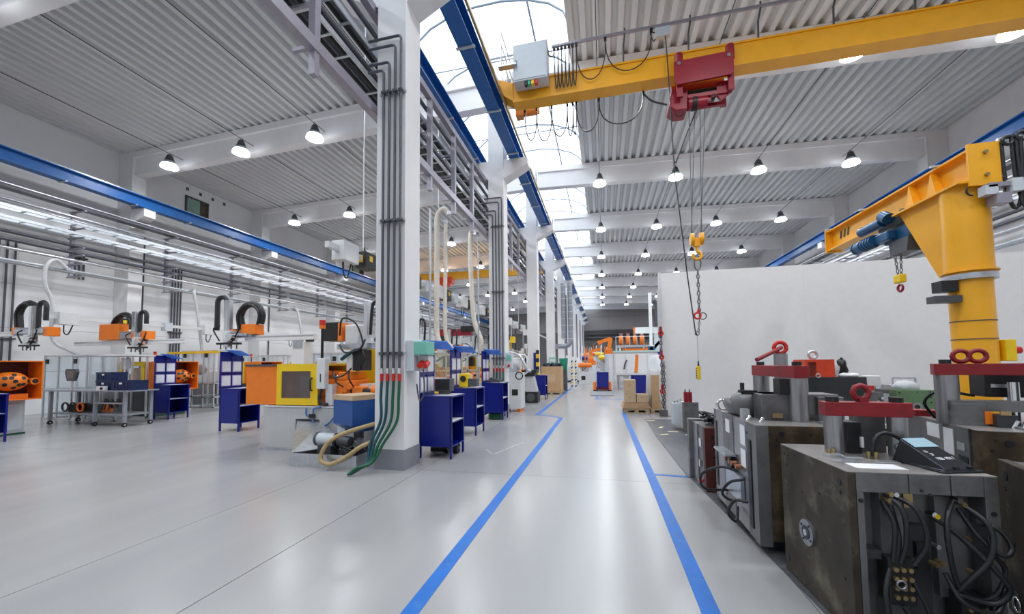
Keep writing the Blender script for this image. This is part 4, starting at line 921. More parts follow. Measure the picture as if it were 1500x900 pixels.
t = T('floor_mat', 'dark grey mat under the far blue desk', 'mat', (-.68, 19.6, 0.0)); MB().box(0, 1.08, 0, 2.8, 0, .02).build('mat', MAT_GREY, t); MB().box(-.03, 1.11, -.04, 2.84, 0, .01).build('mat_edge', BLK, t)
t = T('computer_monitor', 'grey monitor box standing on the nearest blue desk by the column', 'monitor', (-3.02, 6.5, 1.064)); MB().box(.03, .33, .1, .3, .05, .28).build('housing', DGREY, t, bevel=.01); MB().box(.05, .31, .095, .1, .08, .26).build('screen', BLK, t); MB().box(.1, .26, .12, .28, 0, .05).build('stand', DGREY, t)
t = T('keypad_unit', 'flat grey keypad unit on the desk that touches the second column', 'keypad', (-3.3, 11.0, 1.064)); MB().prism([(0, 0), (.35, 0), (.35, .06), (.05, .14)], 0, .3).build('housing', DGREY, t); MB().box(.06, .3, .02, .28, .0, .05).build('base', BLK, t)
t = T('test_gauge', 'yellow and grey gauge unit on the middle desk before the second column', 'gauge', (-3.3, 8.62, 1.064)); MB().box(0, .22, 0, .25, 0, .32).build('housing', YEL2, t, bevel=.02); MB().box(.22, .42, .02, .22, .02, .2).build('side_unit', DGREY, t); MB().cyl((.11, -.02, .2), (.11, 0, .2), .07, n=14).build('dial', BLK, t)
# switch boxes on the columns
t = T('switch_box', 'grey switch box with mint-green cover and two red plugs on the near column', 'switch box', (-2.974, 5.52, 1.5))
MB().box(0, .13, 0, .15, .0, .48).build('housing', CABIN, t, bevel=.008); MB().box(.13, .34, .0, .3, .25, .46).build('cover', MINT, t, bevel=.01); MB().box(0, .3, .15, .32, .0, .24).build('socket_box', LGREY, t)
for x in (.2, .29): MB().cyl((x, .05, .08), (x, .15, .13), .045, n=12).build('plug', BRED, t)
MB().tube(bez([(.26, .06, .04), (.28, .05, -.3), (.22, .05, -.45), (.16, .1, -.40), (.13, .1, -.2)]), .012, 6).build('cable', DGREY, t)
t = T('switch_box', 'small grey switch box on the second column, above the white cabinet', 'switch box', (-2.974, 11.84, 1.45)); MB().box(0, .2, 0, .15, 0, .5).build('housing', CABIN, t, bevel=.01); MB().box(.04, .16, -.02, 0, .25, .42).build('display', MINT, t); MB().cyl((.1, -.05, .08), (.1, 0, .1), .04, n=10).build('plug', BRED, t)
t = T('cable_reel', 'black twin wheels of a trolley under the nearest blue desk', 'trolley', (-2.86, 6.75, 0))
for x in (0, .18): MB().cyl((x, 0, .095), (x+.09, 0, .095), .095, n=20).build('wheel', BLK, t); MB().cyl((x-.005, 0, .095), (x+.095, 0, .095), .04, n=12).build('wheel_hub', DGREY, t)
MB().cyl((-.1, 0, .095), (.3, 0, .095), .02, n=8).build('axle', GALV, t); MB().box(-.25, .0, -.06, .06, .02, .1).build('body', BLK, t)
t['label'] = 'black wheeled trolley pushed under the nearest blue desk'; t.name = 'wheeled_trolley'
t = T('coiled_hose', 'dark green hose coil on the floor under the third blue desk', 'hose', (-3.1, 11.15, .02)); m = MB()
for i in range(4): m.torus((0, 0, .02+.035*i), .22-.01*i, .02, 'z', 18, 6)
m.build('hose', GREENH, t, kind='stuff')

# ================================================================ INJECTION MOULDING MACHINES
def machine_a(lb):
    """long machine with yellow guard door, orange panel, grey base (front edge at local y = 0)"""
    t = T('moulding_machine', lb, 'machine', (-6.45, 6.36, 0), group='machines with yellow guard doors')
    b = MB(); b.box(0, .73, 0, 1.3, .04, .82); b.box(1.25, 2.75, 0, 1.3, .04, .82); b.box(.73, 1.25, .0, 1.3, .60, .82); b.box(.73, 1.25, 0, 1.3, .04, .24); b.box(.73, 1.25, .5, 1.3, .24, .6)
    b.build('base', MGREY, t); MB().box(-.04, 2.7, -.03, .0, 0, .05).build('base_skirt', GALV, t); MB().box(.0, 2.75, -.02, 1.3, .82, .845).build('deck_plate', LGREY, t)
    MB().box(-.46, .30, .02, 1.0, .86, 1.62).build('orange_panel', ORG, t, bevel=.006); MB().box(-.47, .3, .0, 1.02, 1.60, 1.64).build('panel_cap', DGREY, t)
    d = MB(); d.box(.30, 1.22, -.02, .01, .86, .99); d.box(.30, 1.22, -.02, .01, 1.50, 1.64); d.box(.30, .41, -.02, .01, .99, 1.5); d.box(1.06, 1.22, -.02, .01, .99, 1.5); d.build('guard_door', YEL2, t)
    dd = MB().box(.41, 1.06, -.008, .0, .99, 1.5).build('door_window', SMOKE, t)
    h = MB().tube([(1.10, -.03, 1.14), (1.10, -.07, 1.15), (1.10, -.07, 1.36), (1.10, -.03, 1.37)], .018, 8).build('door_handle', BLK, t)
    g = MB(); g.box(.30, 1.22, .95, .97, .86, 1.64); g.box(.30, 1.22, .01, .95, 1.6, 1.64); g.build('guard_top', YEL2, t)
    MB().box(.42, .56, .1, .9, .88, 1.5).build('platen', ORG, t); MB().box(.98, 1.1, .1, .9, .88, 1.5).build('platen', ORG, t); MB().box(.62, .92, .2, .8, .95, 1.4).build('mould_half', GALV, t)
    for z in (1.0, 1.38): MB().cyl((.42, .25, z), (1.5, .25, z), .035, n=10).build('tie_bar', CHROME, t)
    c = MB().box(1.22, 1.40, -.06, .06, 1.17, 1.74).build('control_column', LGREY, t, bevel=.012); MB().box(1.30, 1.32, -.065, -.06, 1.3, 1.45).build('slot', BLK, c)
    MB().tube(bez([(1.31, -.02, 1.17), (1.28, -.04, 1.0), (1.34, -.04, .9), (1.44, -.02, .88)]), .03, 8).build('cable_hose', BLK, t)
    MB().box(1.36, 1.5, .02, .8, .86, 1.25).build('fixed_platen', LGREY, t)
    for x0, x1, z0, z1 in ((1.5, 1.78, .95, 1.32), (1.52, 1.70, 1.32, 1.48), (1.82, 2.05, 1.0, 1.2)): MB().box(x0, x1, .15, .8, z0, z1).build('injection_block', ORG, t, bevel=.02)
    for i in range(3): MB().cyl((1.62+.09*i, .1, 1.08+.06*i), (1.62+.09*i, .15, 1.08+.06*i), .05, n=12).build('boss', ORG, t)
    MB().cyl((1.78, .2, 1.12), (2.3, .2, 1.12), .045, n=12).build('barrel', BLK, t); MB().cyl((2.25, .2, 1.13), (2.7, .2, 1.13), .10, n=14).build('injection_cylinder', ORG, t)
    MB().box(1.85, 2.7, .35, .7, 1.0, 1.24).build('carriage', LGREY, t); MB().box(2.0, 2.75, .1, .9, .85, .93).build('yellow_tray', YEL2, t)
    for i, q in enumerate(([(1.5, .1, 1.45), (1.6, .0, 1.3), (1.72, .05, 1.2)], [(1.45, .1, 1.5), (1.55, -.02, 1.38), (1.75, .0, 1.42), (1.85, .1, 1.55)], [(1.8, .1, 1.5), (1.86, .02, 1.35), (1.9, .1, 1.2)])): MB().tube(bez(q), .015, 6).build('hose', BLK, t)
    for q in ([(.98, -.03, .8), (1.0, -.04, .68), (1.06, -.04, .66)], [(1.14, -.03, .7), (1.16, -.04, .8), (1.3, -.03, .83)], [(1.12, -.03, .6), (1.2, -.04, .52), (1.42, -.04, .5), (1.6, -.04, .66), (1.62, -.02, .8)]): MB().tube(bez(q), .013, 6).build('air_hose', mat('air_hose_blue', (.02, .16, .5), .4), t)
    MB().box(1.06, 1.18, -.05, -.02, .62, .70).build('valve_block', BLK, t)
    # take-out robot on top
    MB().cyl((1.29, 0, 1.74), (1.29, 0, 2.30), .025, n=8).build('beacon_pole', BLK, t); MB().cyl((1.29, 0, 2.30), (1.29, 0, 2.36), .055, n=12).build('beacon', ORG, t); MB().cyl((1.29, 0, 2.36), (1.29, 0, 2.46), .055, n=12).build('beacon', BRED, t)
    r = MB().box(.9, 1.26, .5, .8, 2.1, 2.48).build('drive_cover', BLK, t, bevel=.01); MB().box(1.26, 1.34, .48, .82, 2.1, 2.46).build('end_cap', ORG, r)
    MB().box(1.40, 1.72, .5, .72, 2.0, 2.42).build('robot_body', LGREY, t, bevel=.03); MB().box(1.3, 2.1, .4, .8, 1.92, 2.03).build('traverse', GALV, t)
    MB().box(1.86, 1.94, .45, .56, 1.75, 2.85).build('vertical_arm', ALU, t); MB().tube(bez([(1.98, .5, 2.2), (2.02, .5, 2.75), (2.1, .5, 2.85), (2.18, .5, 2.7), (2.16, .5, 2.15)]), .03, 6).build('cable_chain', BLK, t)
    MB().torus((2.22, .5, 2.1), .13, .03, 'y', 14, 6, sq=.55).build('cable_loop', BLK, t)
    for q in ([(1.36, .4, 2.2), (1.5, .3, 2.52), (1.8, .3, 2.4), (1.95, .3, 2.0), (1.8, .3, 1.9)], [(1.4, .35, 2.0), (1.6, .25, 1.85), (1.9, .25, 1.9), (2.0, .3, 2.1)], [(1.9, .3, 1.95), (2.02, .25, 1.75), (1.9, .3, 1.55)]): MB().tube(bez(q), .018, 6).build('hose', BLK, t)
    MB().box(1.72, 1.95, .3, .6, 1.5, 1.9).build('gripper_head', BLK, t); MB().box(1.6, 1.74, .3, .5, 1.5, 1.8).build('gripper_plate', LGREY, t); MB().tube(bez([(1.5, .28, 1.72), (1.64, .25, 1.8), (1.8, .28, 1.9)]), .035, 6).build('vacuum_hose', TEALH, t)
    MB().box(1.40, 2.2, 1.0, 1.06, 1.2, 2.0).build('rear_guard', YEL2, t)
    return t
ma = machine_a('moulding machine with yellow guard door beside the near concrete column, take-out robot on top')
for i, (x, y, lb) in enumerate(((-6.9, 9.3, 'second machine with a yellow guard door, behind the one by the near column'), (-7.3, 12.7, 'third machine with a yellow guard door, level with the second column'), (-7.5, 15.9, 'fourth machine with a yellow guard door, past the second column'), (-6.7, 19.6, 'fifth machine with a yellow guard door, past the third column'), (-6.7, 24.0, 'sixth machine with a yellow guard door, deep in the moulding bay'))): dup(ma, (x, y, 0), 0, lb)

# oil tray, hopper, motor in front of the first machine
t = T('drip_tray', 'galvanised drip tray with pump motor and sloping chute at the foot of the near column', 'tray', (-4.93, 5.38, 0))
m = MB(); m.box(0, 1.2, 0, .8, 0, .012); m.box(0, 1.2, 0, .01, .012, .21); m.box(0, 1.2, .79, .8, .012, .21); m.box(0, .01, .01, .79, .012, .21); m.box(1.19, 1.2, .01, .79, .012, .21); m.build('tray', GALV, t)
MB().add([(-.02, .05, .2), (.45, .78, .2), (-.22, 1.0, .56), (-.75, .98, .56), (-.02, .05, .19), (.45, .78, .19), (-.22, 1.0, .55), (-.75, .98, .55)], [(0, 1, 2, 3), (7, 6, 5, 4), (0, 4, 5, 1), (1, 5, 6, 2), (2, 6, 7, 3), (3, 7, 4, 0)]).build('chute', GALV, t)
m = MB().cyl((.25, .35, .38), (.58, .35, .36), .105, n=18); m.build('pump_motor', CABIN, t); MB().cyl((.22, .35, .38), (.26, .35, .38), .115, n=18).build('fan_cover', DGREY, t); MB().cyl((.58, .35, .36), (.63, .35, .36), .12, n=18).build('flange', BLK, t); MB().cyl((.63, .35, .36), (.85, .35, .34), .09, n=14).build('pump', DGREY, t)
MB().box(.3, .55, .25, .45, .012, .28).build('motor_foot', DGREY, t); MB().box(.56, .70, .4, .55, .45, .62).build('junction_box', CABIN, t)
rg = random.Random(8)
for i in range(9): MB().cbox((.8+.3*rg.random(), .2+.4*rg.random(), .1+.25*rg.random()), (.1, .1, .1), (rg.random(), rg.random(), rg.random())).build('valve', (DGREY, BLK, GALV)[i % 3], t)
for i in range(5): MB().tube(bez([(.7+.3*rg.random(), .25, .3), (.8+.3*rg.random(), .12, .3*rg.random()+.1), (.95+.2*rg.random(), .2, .2)], 6), .015, 6).build('hose', RUB, t)
m = bez([(1.55, .30, .72), (1.0, .08, .56), (.75, -.04, .42), (.64, -.08, .22), (.68, -.1, .12), (.85, -.1, .10), (1.1, -.08, .22), (1.3, -.05, .36), (1.42, .1, .42)], 7); MB().tube(m, .034, 10).build('suction_hose', TANH, t)
t = T('granulate_hopper', 'blue steel hopper with plywood lid beside the near concrete column', 'hopper', (-4.07, 5.93, .013), math.radians(-24))
m = MB(); V = []
for z, s_ in ((.48, .15), (.62, .29), (1.02, .29)): V += [(-s_, -s_, z), (s_, -s_, z), (s_, s_, z), (-s_, s_, z)]
m.add(V, [(3, 2, 1, 0)]+[(4*k+i, 4*k+(i+1) % 4, 4*k+4+(i+1) % 4, 4*k+4+i) for k in (0, 1) for i in range(4)]+[(8, 9, 10, 11)]); m.build('hopper', BLUEH, t)
MB().box(-.30, .30, -.30, .30, 1.02, 1.10).build('lid', CARDL, t); MB().cyl((0, 0, .2), (0, 0, .48), .08, n=12).build('outlet', DGREY, t); MB().box(-.12, .12, -.12, .12, 0, .2).build('dosing_unit', DGREY, t)
for a in (-.25, .25): MB().box(a-.02, a+.02, .2, .24, 0, .7).build('leg', DGREY, t)

def machine_b(lb, loc, base):
    """machine seen from its clamp end: orange housing open towards the aisle, with a holed orange casting inside"""
    t = T('moulding_machine', lb, 'machine', loc, group='machines with open orange housings')
    MB().box(-3.6, -.5, .02, 1.05, .03, .88).build('base', base, t); MB().box(-3.62, -.48, .0, 1.07, 0, .04).build('base_skirt', GREENH, t)
    MB().box(-.5, -.49, .12, .36, .22, .55).build('base_opening', BLK, t); MB().box(-.5, -.485, .5, 1.0, .12, .75).build('base_door', CABIN, t)
    h = MB(); h.box(-.55, 0, 0, .025, .86, 1.8); h.box(-.55, 0, 1.075, 1.1, .86, 1.8); h.box(-.55, 0, .025, 1.075, 1.775, 1.8); h.box(-.55, 0, .025, 1.075, .86, .885); h.build('housing', ORG, t)
    MB().box(-.55, -.52, .025, 1.075, .885, 1.775).build('housing_back', MAROON, t)
    MB().ball((-.2, .62, 1.31), .30, 18, 10, (.75, 1.05, .75)).build('casting', ORG, t)
    k = MB()
    for y in (.24, 1.0): k.cyl((-.24, y, 1.3), (-.08, y, 1.3), .085, n=14)
    k.box(-.22, -.12, .2, 1.04, 1.26, 1.34); k.build('casting_lug', ORG, t)
    for y in (.24, 1.0): MB().cyl((-.08, y, 1.3), (-.074, y, 1.3), .055, n=12).build('casting_hole', BLK, t)
    for a, b in ((0, .0), (-.55, .35), (.55, .35), (-.55, -.35), (.55, -.35), (0, .75), (0, -.75), (-1.0, 0), (1.0, 0), (-.2, .38), (.25, -.4)):
        n = Vector((math.cos(a)*math.cos(b)*.75, math.sin(a)*math.cos(b)*1.05, math.sin(b)*.75)); p = Vector((-.2, .62, 1.31))+n*.3; d = Vector((n.x/.56, n.y/1.1, n.z/.56)).normalized()
        MB().cyl(p-d*.02, p+d*.006, .042, n=12).build('casting_hole', BLK, t)
    MB().box(-.5, -.2, .3, .95, .886, 1.0).build('casting_foot', ORG, t); MB().box(-.45, -.1, .1, .25, .886, .96).build('clamp_block', BLK, t)
    MB().box(-.80, -.56, .0, 1.05, .90, 1.78).build('orange_panel', ORG, t)
    d = MB(); d.box(-1.9, -.81, -.02, .02, .9, 1.02); d.box(-1.9, -.81, -.02, .02, 1.66, 1.8); d.box(-1.9, -1.78, -.02, .02, 1.02, 1.66); d.box(-.95, -.81, -.02, .02, 1.02, 1.66); d.build('guard_door', YEL2, t)
    MB().box(-1.78, -.95, -.005, .005, 1.02, 1.66).build('door_window', PLEXI, t); MB().box(-1.5, -1.3, .1, .9, .9, 1.6).build('platen', ORG, t); MB().box(-1.1, -.96, .1, .9, .9, 1.6).build('platen', ORG, t); MB().box(-1.3, -1.12, .2, .8, 1.0, 1.5).build('mould_half', GALV, t)
    MB().box(-1.9, -.81, .02, 1.0, 1.75, 1.8).build('guard_top', YEL2, t); MB().box(-3.5, -1.92, .1, 1.0, .9, 1.4).build('injection_cover', LGREY, t)
    MB().cyl((-.7, .2, 1.78), (-.7, .2, 2.0), .02, n=6).build('beacon_pole', BLK, t); MB().cyl((-.7, .2, 2.0), (-.7, .2, 2.06), .045, n=10).build('beacon', ORG, t); MB().cyl((-.7, .2, 2.06), (-.7, .2, 2.13), .045, n=10).build('beacon', BRED, t)
    return t
machine_b('orange open housing with holed orange casting, at the frame edge behind the cut-off desk', (-13.58, 5.75, 0), MGREY)
mbb = machine_b('dark-based machine with yellow guard and holed orange casting, beside a blue desk', (-13.8, 9.75, 0), DGREY)
for i in range(4): dup(mbb, (-13.8, 13.4+3.6*i, 0), 0, ('dark-based machine with orange casting, second one behind the blue desks', 'dark-based machine with orange casting, third in the row by the wall', 'dark-based machine with orange casting, fourth in the row by the wall', 'dark-based machine with orange casting, last in the row by the wall')[i])

# linear take-out robots
def robot(lb, loc, beam, body, caps, post, chainu, arch, grip):
    t = T('linear_robot', lb, 'robot', loc, group='linear take-out robots')
    MB().box(beam[0], beam[1], -.07, .07, beam[2], beam[2]+.14).build('axis_beam', WHITE, t); MB().box(beam[0], beam[1], -.085, -.07, beam[2]+.09, beam[2]+.11).build('guide_rail', CHROME, t)
    MB().box(body[0], body[1], -.16, .1, body[2], body[3]).build('carriage', BENCHG, t, bevel=.008)
    MB().box(body[0]+.1, body[1]-.1, -.20, -.16, body[2]+.03, body[3]-.05).build('carriage_cover', GALV, t)
    for c in caps: MB().box(c[0], c[1], -.17, .11, c[2], c[3]).build('end_cap', ORG, t, bevel=.012)
    for x in (post[0], post[0]+.1): MB().box(x, x+.07, -.22, -.12, post[1], post[2]).build('vertical_arm', ALU, t)
    MB().box(post[0]+.03, post[0]+.14, -.24, -.22, post[1], post[2]).build('arm_cover', CHROME, t)
    a, b, z0, z1 = chainu; w = (b-a)/2
    MB().tube([(a, -.15, z0)]+[(a+w-w*math.cos(PI*i/8), -.15, z1-w+w*math.sin(PI*i/8)) for i in range(9)]+[(b, -.15, z0+.3)], .06, 6, False).build('cable_chain', BLK, t)
    a, b, z0, z1 = arch; w = (b-a)/2
    P = [(a+.02, 0, z0)]+[(a+w-(w+.04)*math.cos(PI*i/10), 0, z1-w*1.1+w*1.1*math.sin(PI*i/10)) for i in range(11)]+[(b-.02*w, 0, z0+.1)]
    MB().tube(bez(P, 3), .085, 8).build('cable_chain', BLK, t); MB().tube(bez([(x, y-.1, z-.03) for x, y, z in P], 3), .03, 6).build('hose', RUB, t)
    gx, gz = grip
    MB().box(gx-.12, gx+.12, -.28, -.05, gz+.08, gz+.35).build('wrist', LGREY, t, bevel=.02); MB().box(gx-.35, gx+.3, -.25, -.1, gz, gz+.05).build('gripper', BLK, t); MB().cyl((gx+.1, -.3, gz+.2), (gx+.1, -.1, gz+.2), .1, n=12).build('rotary_drive', CHROME, t)
    for i in range(4): MB().cyl((gx-.28+.17*i, -.18, gz-.12), (gx-.28+.17*i, -.18, gz), .015, n=6).build('suction_cup', DGREY, t)
    for q in ([(gx-.3, -.2, gz+.5), (gx-.5, -.2, gz+.4), (gx-.3, -.2, gz+.1)], [(gx+.35, -.2, gz+.5), (gx+.2, -.2, gz+.2), (gx-.02, -.2, gz-.05)]): MB().tube(bez(q), .02, 6).build('hose', BLK, t)
    return t
robot('take-out robot with short orange caps and thick black cable arch above the cart', (-16.9, 8.35, 0), (-2.3, -.35, 2.63), (-.78, .72, 2.64, 2.86), ((-.84, -.7, 2.66, 2.88), (.55, .78, 2.58, 2.86)), (.02, 2.5, 3.5), (.30, .62, 2.75, 3.62), (-.82, -.1, 2.85, 3.65), (.02, 2.28))
robot('take-out robot with one large orange box end, over the yellow guard by the blue desk', (-14.9, 9.6, 0), (-2.6, 2.2, 2.36), (-.42, .65, 2.52, 2.78), ((-1.3, -.42, 2.52, 3.04), (.55, .74, 2.5, 2.78)), (.2, 2.4, 3.4), (.45, .72, 2.7, 3.4), (-.85, -.05, 2.8, 3.36), (.45, 2.22))
robot('tall take-out robot with two black cable loops above the desk by the orange panel', (-9.3, 8.3, 0), (.3, 2.37, 2.26), (-.3, .6, 2.36, 2.5), ((-.22, .05, 2.36, 2.56), (.28, .72, 2.42, 2.68)), (-.2, 2.1, 3.32), (-.5, -.2, 2.55, 3.42), (.12, .72, 2.6, 3.22), (-.05, 2.17))
t = T('robot_support', 'white box-section support under the long robot beam beside the yellow-guard machine', 'support', (-7.53, 8.2, 0)); MB().box(0, .36, 0, .3, 0, 2.2).build('column', WHITE, t); MB().box(-.05, .41, -.05, .35, 0, .02).build('base_plate', GALV, t); MB().box(.05, .31, -.02, .0, 2.05, 2.24).build('bracket', GALV, t)

# guarded cells of aluminium profile
def cell(lb, loc, w, d, h, z0=.0, shelves=(), nx=3, group='aluminium-profile guard frames'):
    t = T('guard_frame', lb, 'guard frame', loc, group=group)
    p = .045
    for i in range(nx+1):
        x = w*i/nx
        for y in (0, d): MB().box(x-p/2, x+p/2, y-p/2, y+p/2, z0, h).build('profile', ALU, t)
    for z in (z0+.02, h)+tuple(shelves):
        for y in (0, d): MB().box(-p/2, w+p/2, y-p/2, y+p/2, z-p/2, z+p/2).build('profile', ALU, t)
        for x in (0, w): MB().box(x-p/2, x+p/2, 0, d, z-p/2, z+p/2).build('profile', ALU, t)
    for i in range(nx): MB().box(w*i/nx+p/2, w*(i+1)/nx-p/2, -.004, .004, z0+.1, h-.04).build('clear_panel', PLEXI, t)
    for i in (0, 2): MB().box(w*i/nx+.1, w*i/nx+.22, -.05, -.02, h-.25, h-.1).build('lock_box', BLK, t)
    return t
cell('aluminium guard frame with clear panels behind the wheeled bench, wall end', (-17.4, 8.8, 0), 3.1, .8, 2.0, 0.95-.95, (.95,), 5)
c = cell('aluminium guard frame with yellow top rail between the two blue wall-side desks', (-15.4, 11.5, 0), 1.5, 1.0, 2.2, .1, (.5, 1.0), 3)
MB().box(-.6, 1.8, -.1, 0, 2.1, 2.18).build('conveyor_rail', YEL2, c); MB().box(.1, .2, -.05, .05, 0, .8).build('yellow_leg', YEL2, c); MB().ball((.5, .3, 1.5), .2, 12, 8).build('vibratory_bowl', mat('bowl_brown', (.12, .06, .04), .4), c)
cell('aluminium guard frame with clear panels behind the orange machine panel', (-9.9, 11.0, 0), 2.6, 1.2, 2.0, 0, (1.0,), 4)
cell('aluminium guard frame far behind the take-out robot beams', (-16.6, 15.0, 0), 2.4, .9, 2.1, 0, (1.0,), 4)
cell('aluminium guard frame deep in the bay, level with the second column', (-10.8, 15.0, 0), 2.4, 1.2, 2.2, 0, (1.0,), 3)
cell('aluminium guard frame behind the three aisle-side desks', (-5.6, 11.2, 0), 1.6, .9, 1.9, 0, (.9, 1.4), 3)

# wheeled bench with its load
t = T('wheeled_bench', 'grey steel bench on castors in front of the guard frame, blue crates on it', 'bench', (-15.5, 8.0, 0))
for x in (0, 1.75, 2.85):
    for y in (0, .62):
        if x == 1.75 and y: continue
        MB().box(x-.035, x+.035, y-.035, y+.035, .12, .95).build('leg', BENCHG, t); w = MB().cyl((x-.02, y, .06), (x+.02, y, .06), .06, n=14).build('caster', BLK, t); MB().cyl((x-.024, y, .06), (x+.024, y, .06), .025, n=8).build('caster_hub', CHROME, w)
MB().box(-.5, 3.0, -.08, .72, .95, .985).build('bench_top', BENCHG, t); MB().box(0, 2.85, .0, .62, .30, .34).build('lower_shelf', BENCHG, t); MB().box(1.75, 2.85, -.03, .0, .62, .66).build('cross_bar', BENCHG, t)
rg = random.Random(12)
t = T('tool_heap', 'heap of fixtures, hoses and orange tooling on the lower bench shelf', 'tooling', (-15.3, 8.05, .34))
for i in range(12): MB().cbox((.2+2.2*rg.random(), .1+.3*rg.random(), .13), (.2, .18, .2), (0, 0, rg.random())).build('fixture', (DGREY, BLK, GALV, ORG, RUST)[i % 5], t)
for i in range(3): MB().torus((.2+.3*i, .05, .16), .12, .025, 'y', 14, 6).build('hose_coil', (DGREY, RUST, ORG)[i], t)
for i in range(5): x = 1.6+.7*rg.random(); MB().tube(bez([(x, .05, .1), (x+.2, .0, .35), (x+.3, .1, .15), (x+.1, .05, .4)], 6), .018, 6).build('hose', RUB, t)
def crate(lb, loc, w, d, h, m=CRATE):
    t = T('plastic_crate', lb, 'crate', loc, group='blue crates on the bench')
    b = MB(); b.box(0, w, 0, d, 0, .01); b.box(0, w, 0, .015, .01, h); b.box(0, w, d-.015, d, .01, h); b.box(0, .015, .015, d-.015, .01, h); b.box(w-.015, w, .015, d-.015, .01, h); b.build('crate_body', m, t)
    b = MB().box(-.012, w+.012, -.012, 0, h-.04, h).build('rim', m, t); MB().box(w+0, w+.012, 0, d, h-.04, h).build('rim', m, t)
    for i in range(1, 6): MB().box(w*i/6-.008, w*i/6+.008, -.01, 0, .02, h-.05).build('stiffener', m, t)
    MB().box(w*.42, w*.58, -.014, -.012, h*.62, h*.8).build('label', PAPER, t)
crate('dark blue crate on the bench, lower one of the stack', (-13.85, 8.05, .986), .55, .4, .26); crate('dark blue crate stacked on top of another on the bench', (-13.85, 8.05, 1.248), .55, .4, .24); crate('wider blue crate beside the stack on the bench', (-13.22, 8.02, .986), .72, .42, .27)
t = T('control_pendant', 'dark grey control pendant standing on a stalk on the bench', 'control panel', (-14.62, 7.97, .986)); MB().cyl((0, 0, 0), (0, 0, .3), .02, n=8).build('stalk', ALU, t)
MB().prism([(-.14, .26), (.14, .26), (.24, .5), (.2, .6), (-.2, .6), (-.24, .5)], -.05, .02).build('housing', DGREY, t, bevel=.01); MB().box(-.12, .12, -.055, -.05, .34, .54).build('screen', mat('screen_brown', (.16, .12, .1), .3), t)
t = T('control_box', 'small white control box at the bench edge in front of the crates', 'control box', (-13.6, 7.93, .986)); MB().box(0, .3, -.02, .06, 0, .12).build('housing', LGREY, t); MB().cyl((.22, -.05, .06), (.22, -.02, .06), .035, n=10).build('knob', BLK, t)
t = T('feeder_tray', 'round pale feeder plate on a post above the blue crates', 'feeder', (-13.5, 8.36, .986)); MB().cyl((0, .2, 0), (0, .2, .95), .04, n=8).build('post', ALU, t); MB().cyl((0, .2, .95), (0, .2, .99), .6, n=28).build('plate', LGREY, t); MB().cyl((.15, .06, .57), (.15, .06, .9), .11, n=12).build('feeder_bowl', GALV, t)

# busbar trunking with tap-off boxes
def busbar(lb, x, z, y0, y1, step, rods, n0=0):
    t = T('busbar_trunking', lb, 'busbar', (x, 0, z), group='busbar trunking')
    MB().box(-.05, .05, y0, y1, -.06, .06).build('trunk', LGREY, t)
    i = 0; y = y0+.3
    while y < min(y1-.6, y0+22):
        a = i % 3
        if a == 0: MB().box(-.13, .17, y, y+.5, -.24, .17).build('tap_off_box', LGREY, t, bevel=.01)
        elif a == 1: b = MB().box(-.12, .15, y, y+.42, -.22, .15).build('tap_off_box', BLK, t, bevel=.01); MB().box(.15, .154, y+.15, y+.27, -.05, .08).build('label', YEL2, b); MB().box(-.04, .08, y-.004, y, -.1, .06).build('label', YEL2, b)
        else: MB().box(-.1, .13, y, y+.3, -.2, .14).build('tap_off_box', CABIN, t, bevel=.01)
        if a == 0: MB().tube(bez([(0, y+.2, -.24), (.02, y+.2, -.5), (.03, y+.3, -.55), (.05, y+.4, -.24)]), .018, 6).build('cable', BLK, t)
        y += step; i += 1
    for k in range(rods): MB().cyl((0, y0+1.2+4.2*k, .06), (0, y0+1.2+4.2*k, zb(x)+.98-z), .012, n=5).build('hanger_rod', WHITE, t)
busbar('white busbar trunking with black and white tap-off boxes, hung beside the columns', -5.3, 4.02, 6.62, 40, .78, 8)
busbar('pale busbar trunking with tap-off boxes along the panelled wall above the robots', -17.5, 3.3, 8.75, 29.5, 1.6, 0)
# suction ducts
def duct(lb, pts, r, m=BEIGE):
    t = T('suction_duct', lb, 'duct', (0, 0, 0), group='flexible suction ducts')
    MB().tube(bez(pts, 8), r, 10).build('duct', m, t); p = Vector(pts[0]); MB().cyl(p-Vector((0, 0, .05)), p+Vector((0, 0, .05)), r*1.3, n=10).build('collar', GALV, t)
duct('pale flexible duct hanging from the cable bridge behind the nearest desk', [(-4.25, 10.4, 5.95), (-4.42, 10.4, 6.1), (-4.62, 10.4, 5.9), (-4.62, 10.38, 5.2), (-4.62, 10.35, 3.6), (-4.62, 10.35, 2.6), (-4.5, 10.3, 2.2), (-4.3, 10.3, 2.0)], .075)
duct('second pale duct beside the first, straighter, behind the nearest desk', [(-4.45, 10.6, 5.8), (-4.45, 10.6, 5.0), (-4.45, 10.55, 3.4), (-4.4, 10.5, 2.4), (-4.2, 10.5, 2.05)], .06)
duct('pale flexible duct hanging from the cable bridge before the second column', [(-4.4, 13.3, 6.3), (-4.55, 13.3, 6.4), (-4.62, 13.3, 6.1), (-4.6, 13.3, 4.6), (-4.5, 13.3, 3.2), (-4.2, 13.2, 2.4), (-4.3, 13.2, 2.0)], .085)
duct('grey flexible duct dropping from the wall pipes behind the robot over the cart', [(-18.1, 9.6, 5.05), (-18.05, 9.25, 5.3), (-18.0, 9.0, 5.0), (-18.0, 9.0, 4.4), (-18.0, 9.2, 3.8), (-18.0, 9.25, 2.6), (-17.6, 9.5, 2.2), (-17.2, 9.6, 2.0)], .055, mat('duct_grey', (.62, .63, .65), .45))
duct('thin grey duct slanting down between the two wall-side desks', [(-18.1, 13.9, 5.1), (-18.0, 13.85, 4.9), (-18.0, 14.0, 4.2), (-18.0, 14.2, 2.9), (-18.0, 14.35, 2.0)], .06, MATS['duct_grey'])
